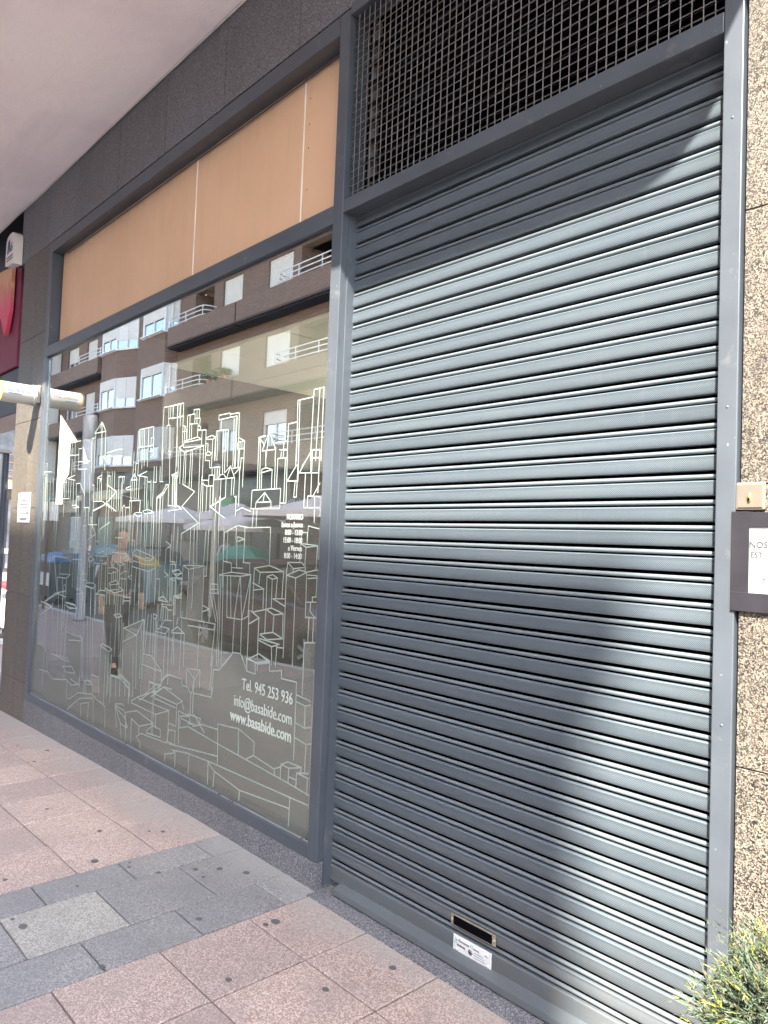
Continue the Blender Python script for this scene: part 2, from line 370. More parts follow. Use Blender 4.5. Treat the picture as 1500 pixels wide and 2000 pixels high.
# interior
INT = mat('interior_wall', (.13, .12, .11), .8, 0, .05); INTL = mat('interior_ceiling', (.74, .73, .62), .8, 0, .03)
MB().box(-6.5, -2.5, 5.5, 5.6, 0, 3.9).build('rear_wall', INT, B)
MB().box(-6.5, -6.4, .5, 5.5, 0, 3.9).build('side_wall', INT, B)
MB().box(-2.53, -2.5, .13, 5.5, 0, 3.9).build('side_wall', INT, B)
MB().box(-6.4, -2.53, .13, 5.5, 3.3, 3.4).build('upper_slab', BLACK, B)
MB().box(-6.4, -2.53, .1, 5.5, -.05, .02).build('room_floor', mat('interior_floor', (.07, .065, .06), .5), B)
MB().box(-4.50, -4.45, .14, 5.4, 2.02, 3.3).build('bulkhead', INT, B)
MB().box(-4.45, -2.53, .12, .14, 2.60, 3.3).build('ceiling_edge', BLACK, B)
for i in range(3):
    for j in range(9):
        x0 = -4.44+.636*i; y0 = .14+.6*j
        MB().box(x0+.006, x0+.630, y0+.006, y0+.594, 2.58, 2.60).build('ceiling_tile', INTL, B)
LIT = bpy.data.materials.new('downlight_and_fill_glow'); LIT.use_nodes = True
LIT.node_tree.nodes['Principled BSDF'].inputs['Emission Color'].default_value = (1, .93, .78, 1); LIT.node_tree.nodes['Principled BSDF'].inputs['Emission Strength'].default_value = 3
for (x, y) in ((-3.05, .45), (-3.5, .8), (-3.9, 1.5)):
    MB().lathe([(0, 0), (.035, 0), (.04, -.006), (0, -.006)], (x, y, 2.58), 14).build('ceiling_spot', LIT, B)
PL = thing('added_fill_globe', 'added fill globe hung inside the dark office to brighten its ceiling', 'lamp', (-3.3, 2.5, 2.2))  # globe and point light added to brighten the ceiling
MB().lathe([(0, -.11), (.06, -.095), (.10, -.05), (.11, 0), (.10, .05), (.06, .095), (0, .11)], (-3.3, 2.5, 2.2), 20).build('globe', LIT, PL)
MB().tube([(-3.3, 2.5, 2.31), (-3.3, 2.5, 2.58)], .005, 6).build('flex', BLACK, PL)
ld = bpy.data.lights.new('ceiling_fill_light', 'POINT'); ld.energy = 60; ld.shadow_soft_size = .12; ld.color = (1, .97, .88)
lo = bpy.data.objects.new('ceiling_fill_light', ld); C.collection.objects.link(lo); lo.parent = PL; lo.location = (0, 0, -.13)
# ------------------------------------------------------------------ steel frames
SF = thing('steel_surround', 'grey blue steel frame posts and beam around the roller shutter', 'frame', (-2.5, 0, 0))
MB().box(-2.59, -2.522, -.006, .12, .118, 3.888).build('post', FRAME, SF, bevel=.003)
MB().box(-2.56, -2.523, .1205, .2, 2.96, 3.95).build('rear_post', BLACK, SF)
MB().box(-.857, -.803, -.006, .12, 0, 4.0).build('post', FRAME, SF, bevel=.003)
MB().box(-2.521, -.858, -.005, .12, 2.955, 3.015).build('beam', FRAME, SF, bevel=.003)
MB().box(-2.521, -.858, -.005, .1, 3.86, 3.915).build('beam', FRAME, SF, bevel=.003)
rc = random.Random(9); ch = MB()
for _ in range(60):
    px_, pz_ = rc.choice([(rc.uniform(-.856, -.804), rc.uniform(.1, 3)), (rc.uniform(-2.589, -2.524), rc.uniform(.15, 3.8)), (rc.uniform(-2.5, -.87), rc.uniform(2.96, 3.01)), (rc.uniform(-6.3, -2.6), rc.uniform(.12, .17)), (rc.uniform(-6.3, -2.6), rc.uniform(2.93, 3.0))])
    r = rc.uniform(.0008, .0028); st = rc.uniform(.6, 2.5)
    ch.add([(px_+r*math.cos(k)*(1+.4*rc.random()), -.0071-.0001*rc.random(), pz_+r*st*math.sin(k)*(1+.4*rc.random())) for k in (0, 1.2, 2.5, 3.8, 5)], [(0, 1, 2, 3, 4)])
ch.build('paint_chips', mat('pale_primer', (.17, .175, .18), .7, 0, 0), SF, kind='stuff')
for (sx_, sz_) in ((-2.557, 3.70), (-2.557, 3.05), (-2.557, 2.2), (-2.557, 1.3), (-2.557, .35), (-.83, 2.7), (-.83, 1.9), (-.83, 1.05), (-.83, .3)):
    q = MB().lathe([(0, .0012), (.0032, .001), (.004, 0)], (0, 0, 0), 10); q.v = [(sx_+v[0], -.0062-v[2], sz_+v[1]) for v in q.v]; q.build('screw', FRAME, SF)
W_ = thing('shop_window', 'large office window with white line drawing of a city on its film', 'window', (-4.4, 0, .118))
fr = MB(); 
for name, bb in {'sill_rail': (-6.405, -2.592, -.006, .06, .117, .176), 'head_rail': (-6.405, -2.592, -.0055, .06, 2.925, 3.01), 'top_rail': (-6.405, -2.592, -.0055, .10, 3.80, 3.888),
                 'stile': (-6.405, -6.335, -.0065, .11, .177, 2.924)}.items():
    MB().box(*bb).build(name, FRAME, W_, bevel=.003)
MB().box(-6.405, -6.335, -.0065, .11, 3.011, 3.799).build('stile', FRAME, W_, bevel=.003)
BEAD = mat('bright_bead', (.42, .44, .46), .3, .6, .1)
MB().box(-6.334, -2.593, .006, .012, .177, .182).build('glazing_bead', BEAD, W_)
MB().box(-6.334, -2.592, .016, .022, .178, 2.923).build('glass_pane', GLASS, W_)
MB().box(-6.334, -2.592, .0225, .05, .178, .2).build('gasket', BLACK, W_)
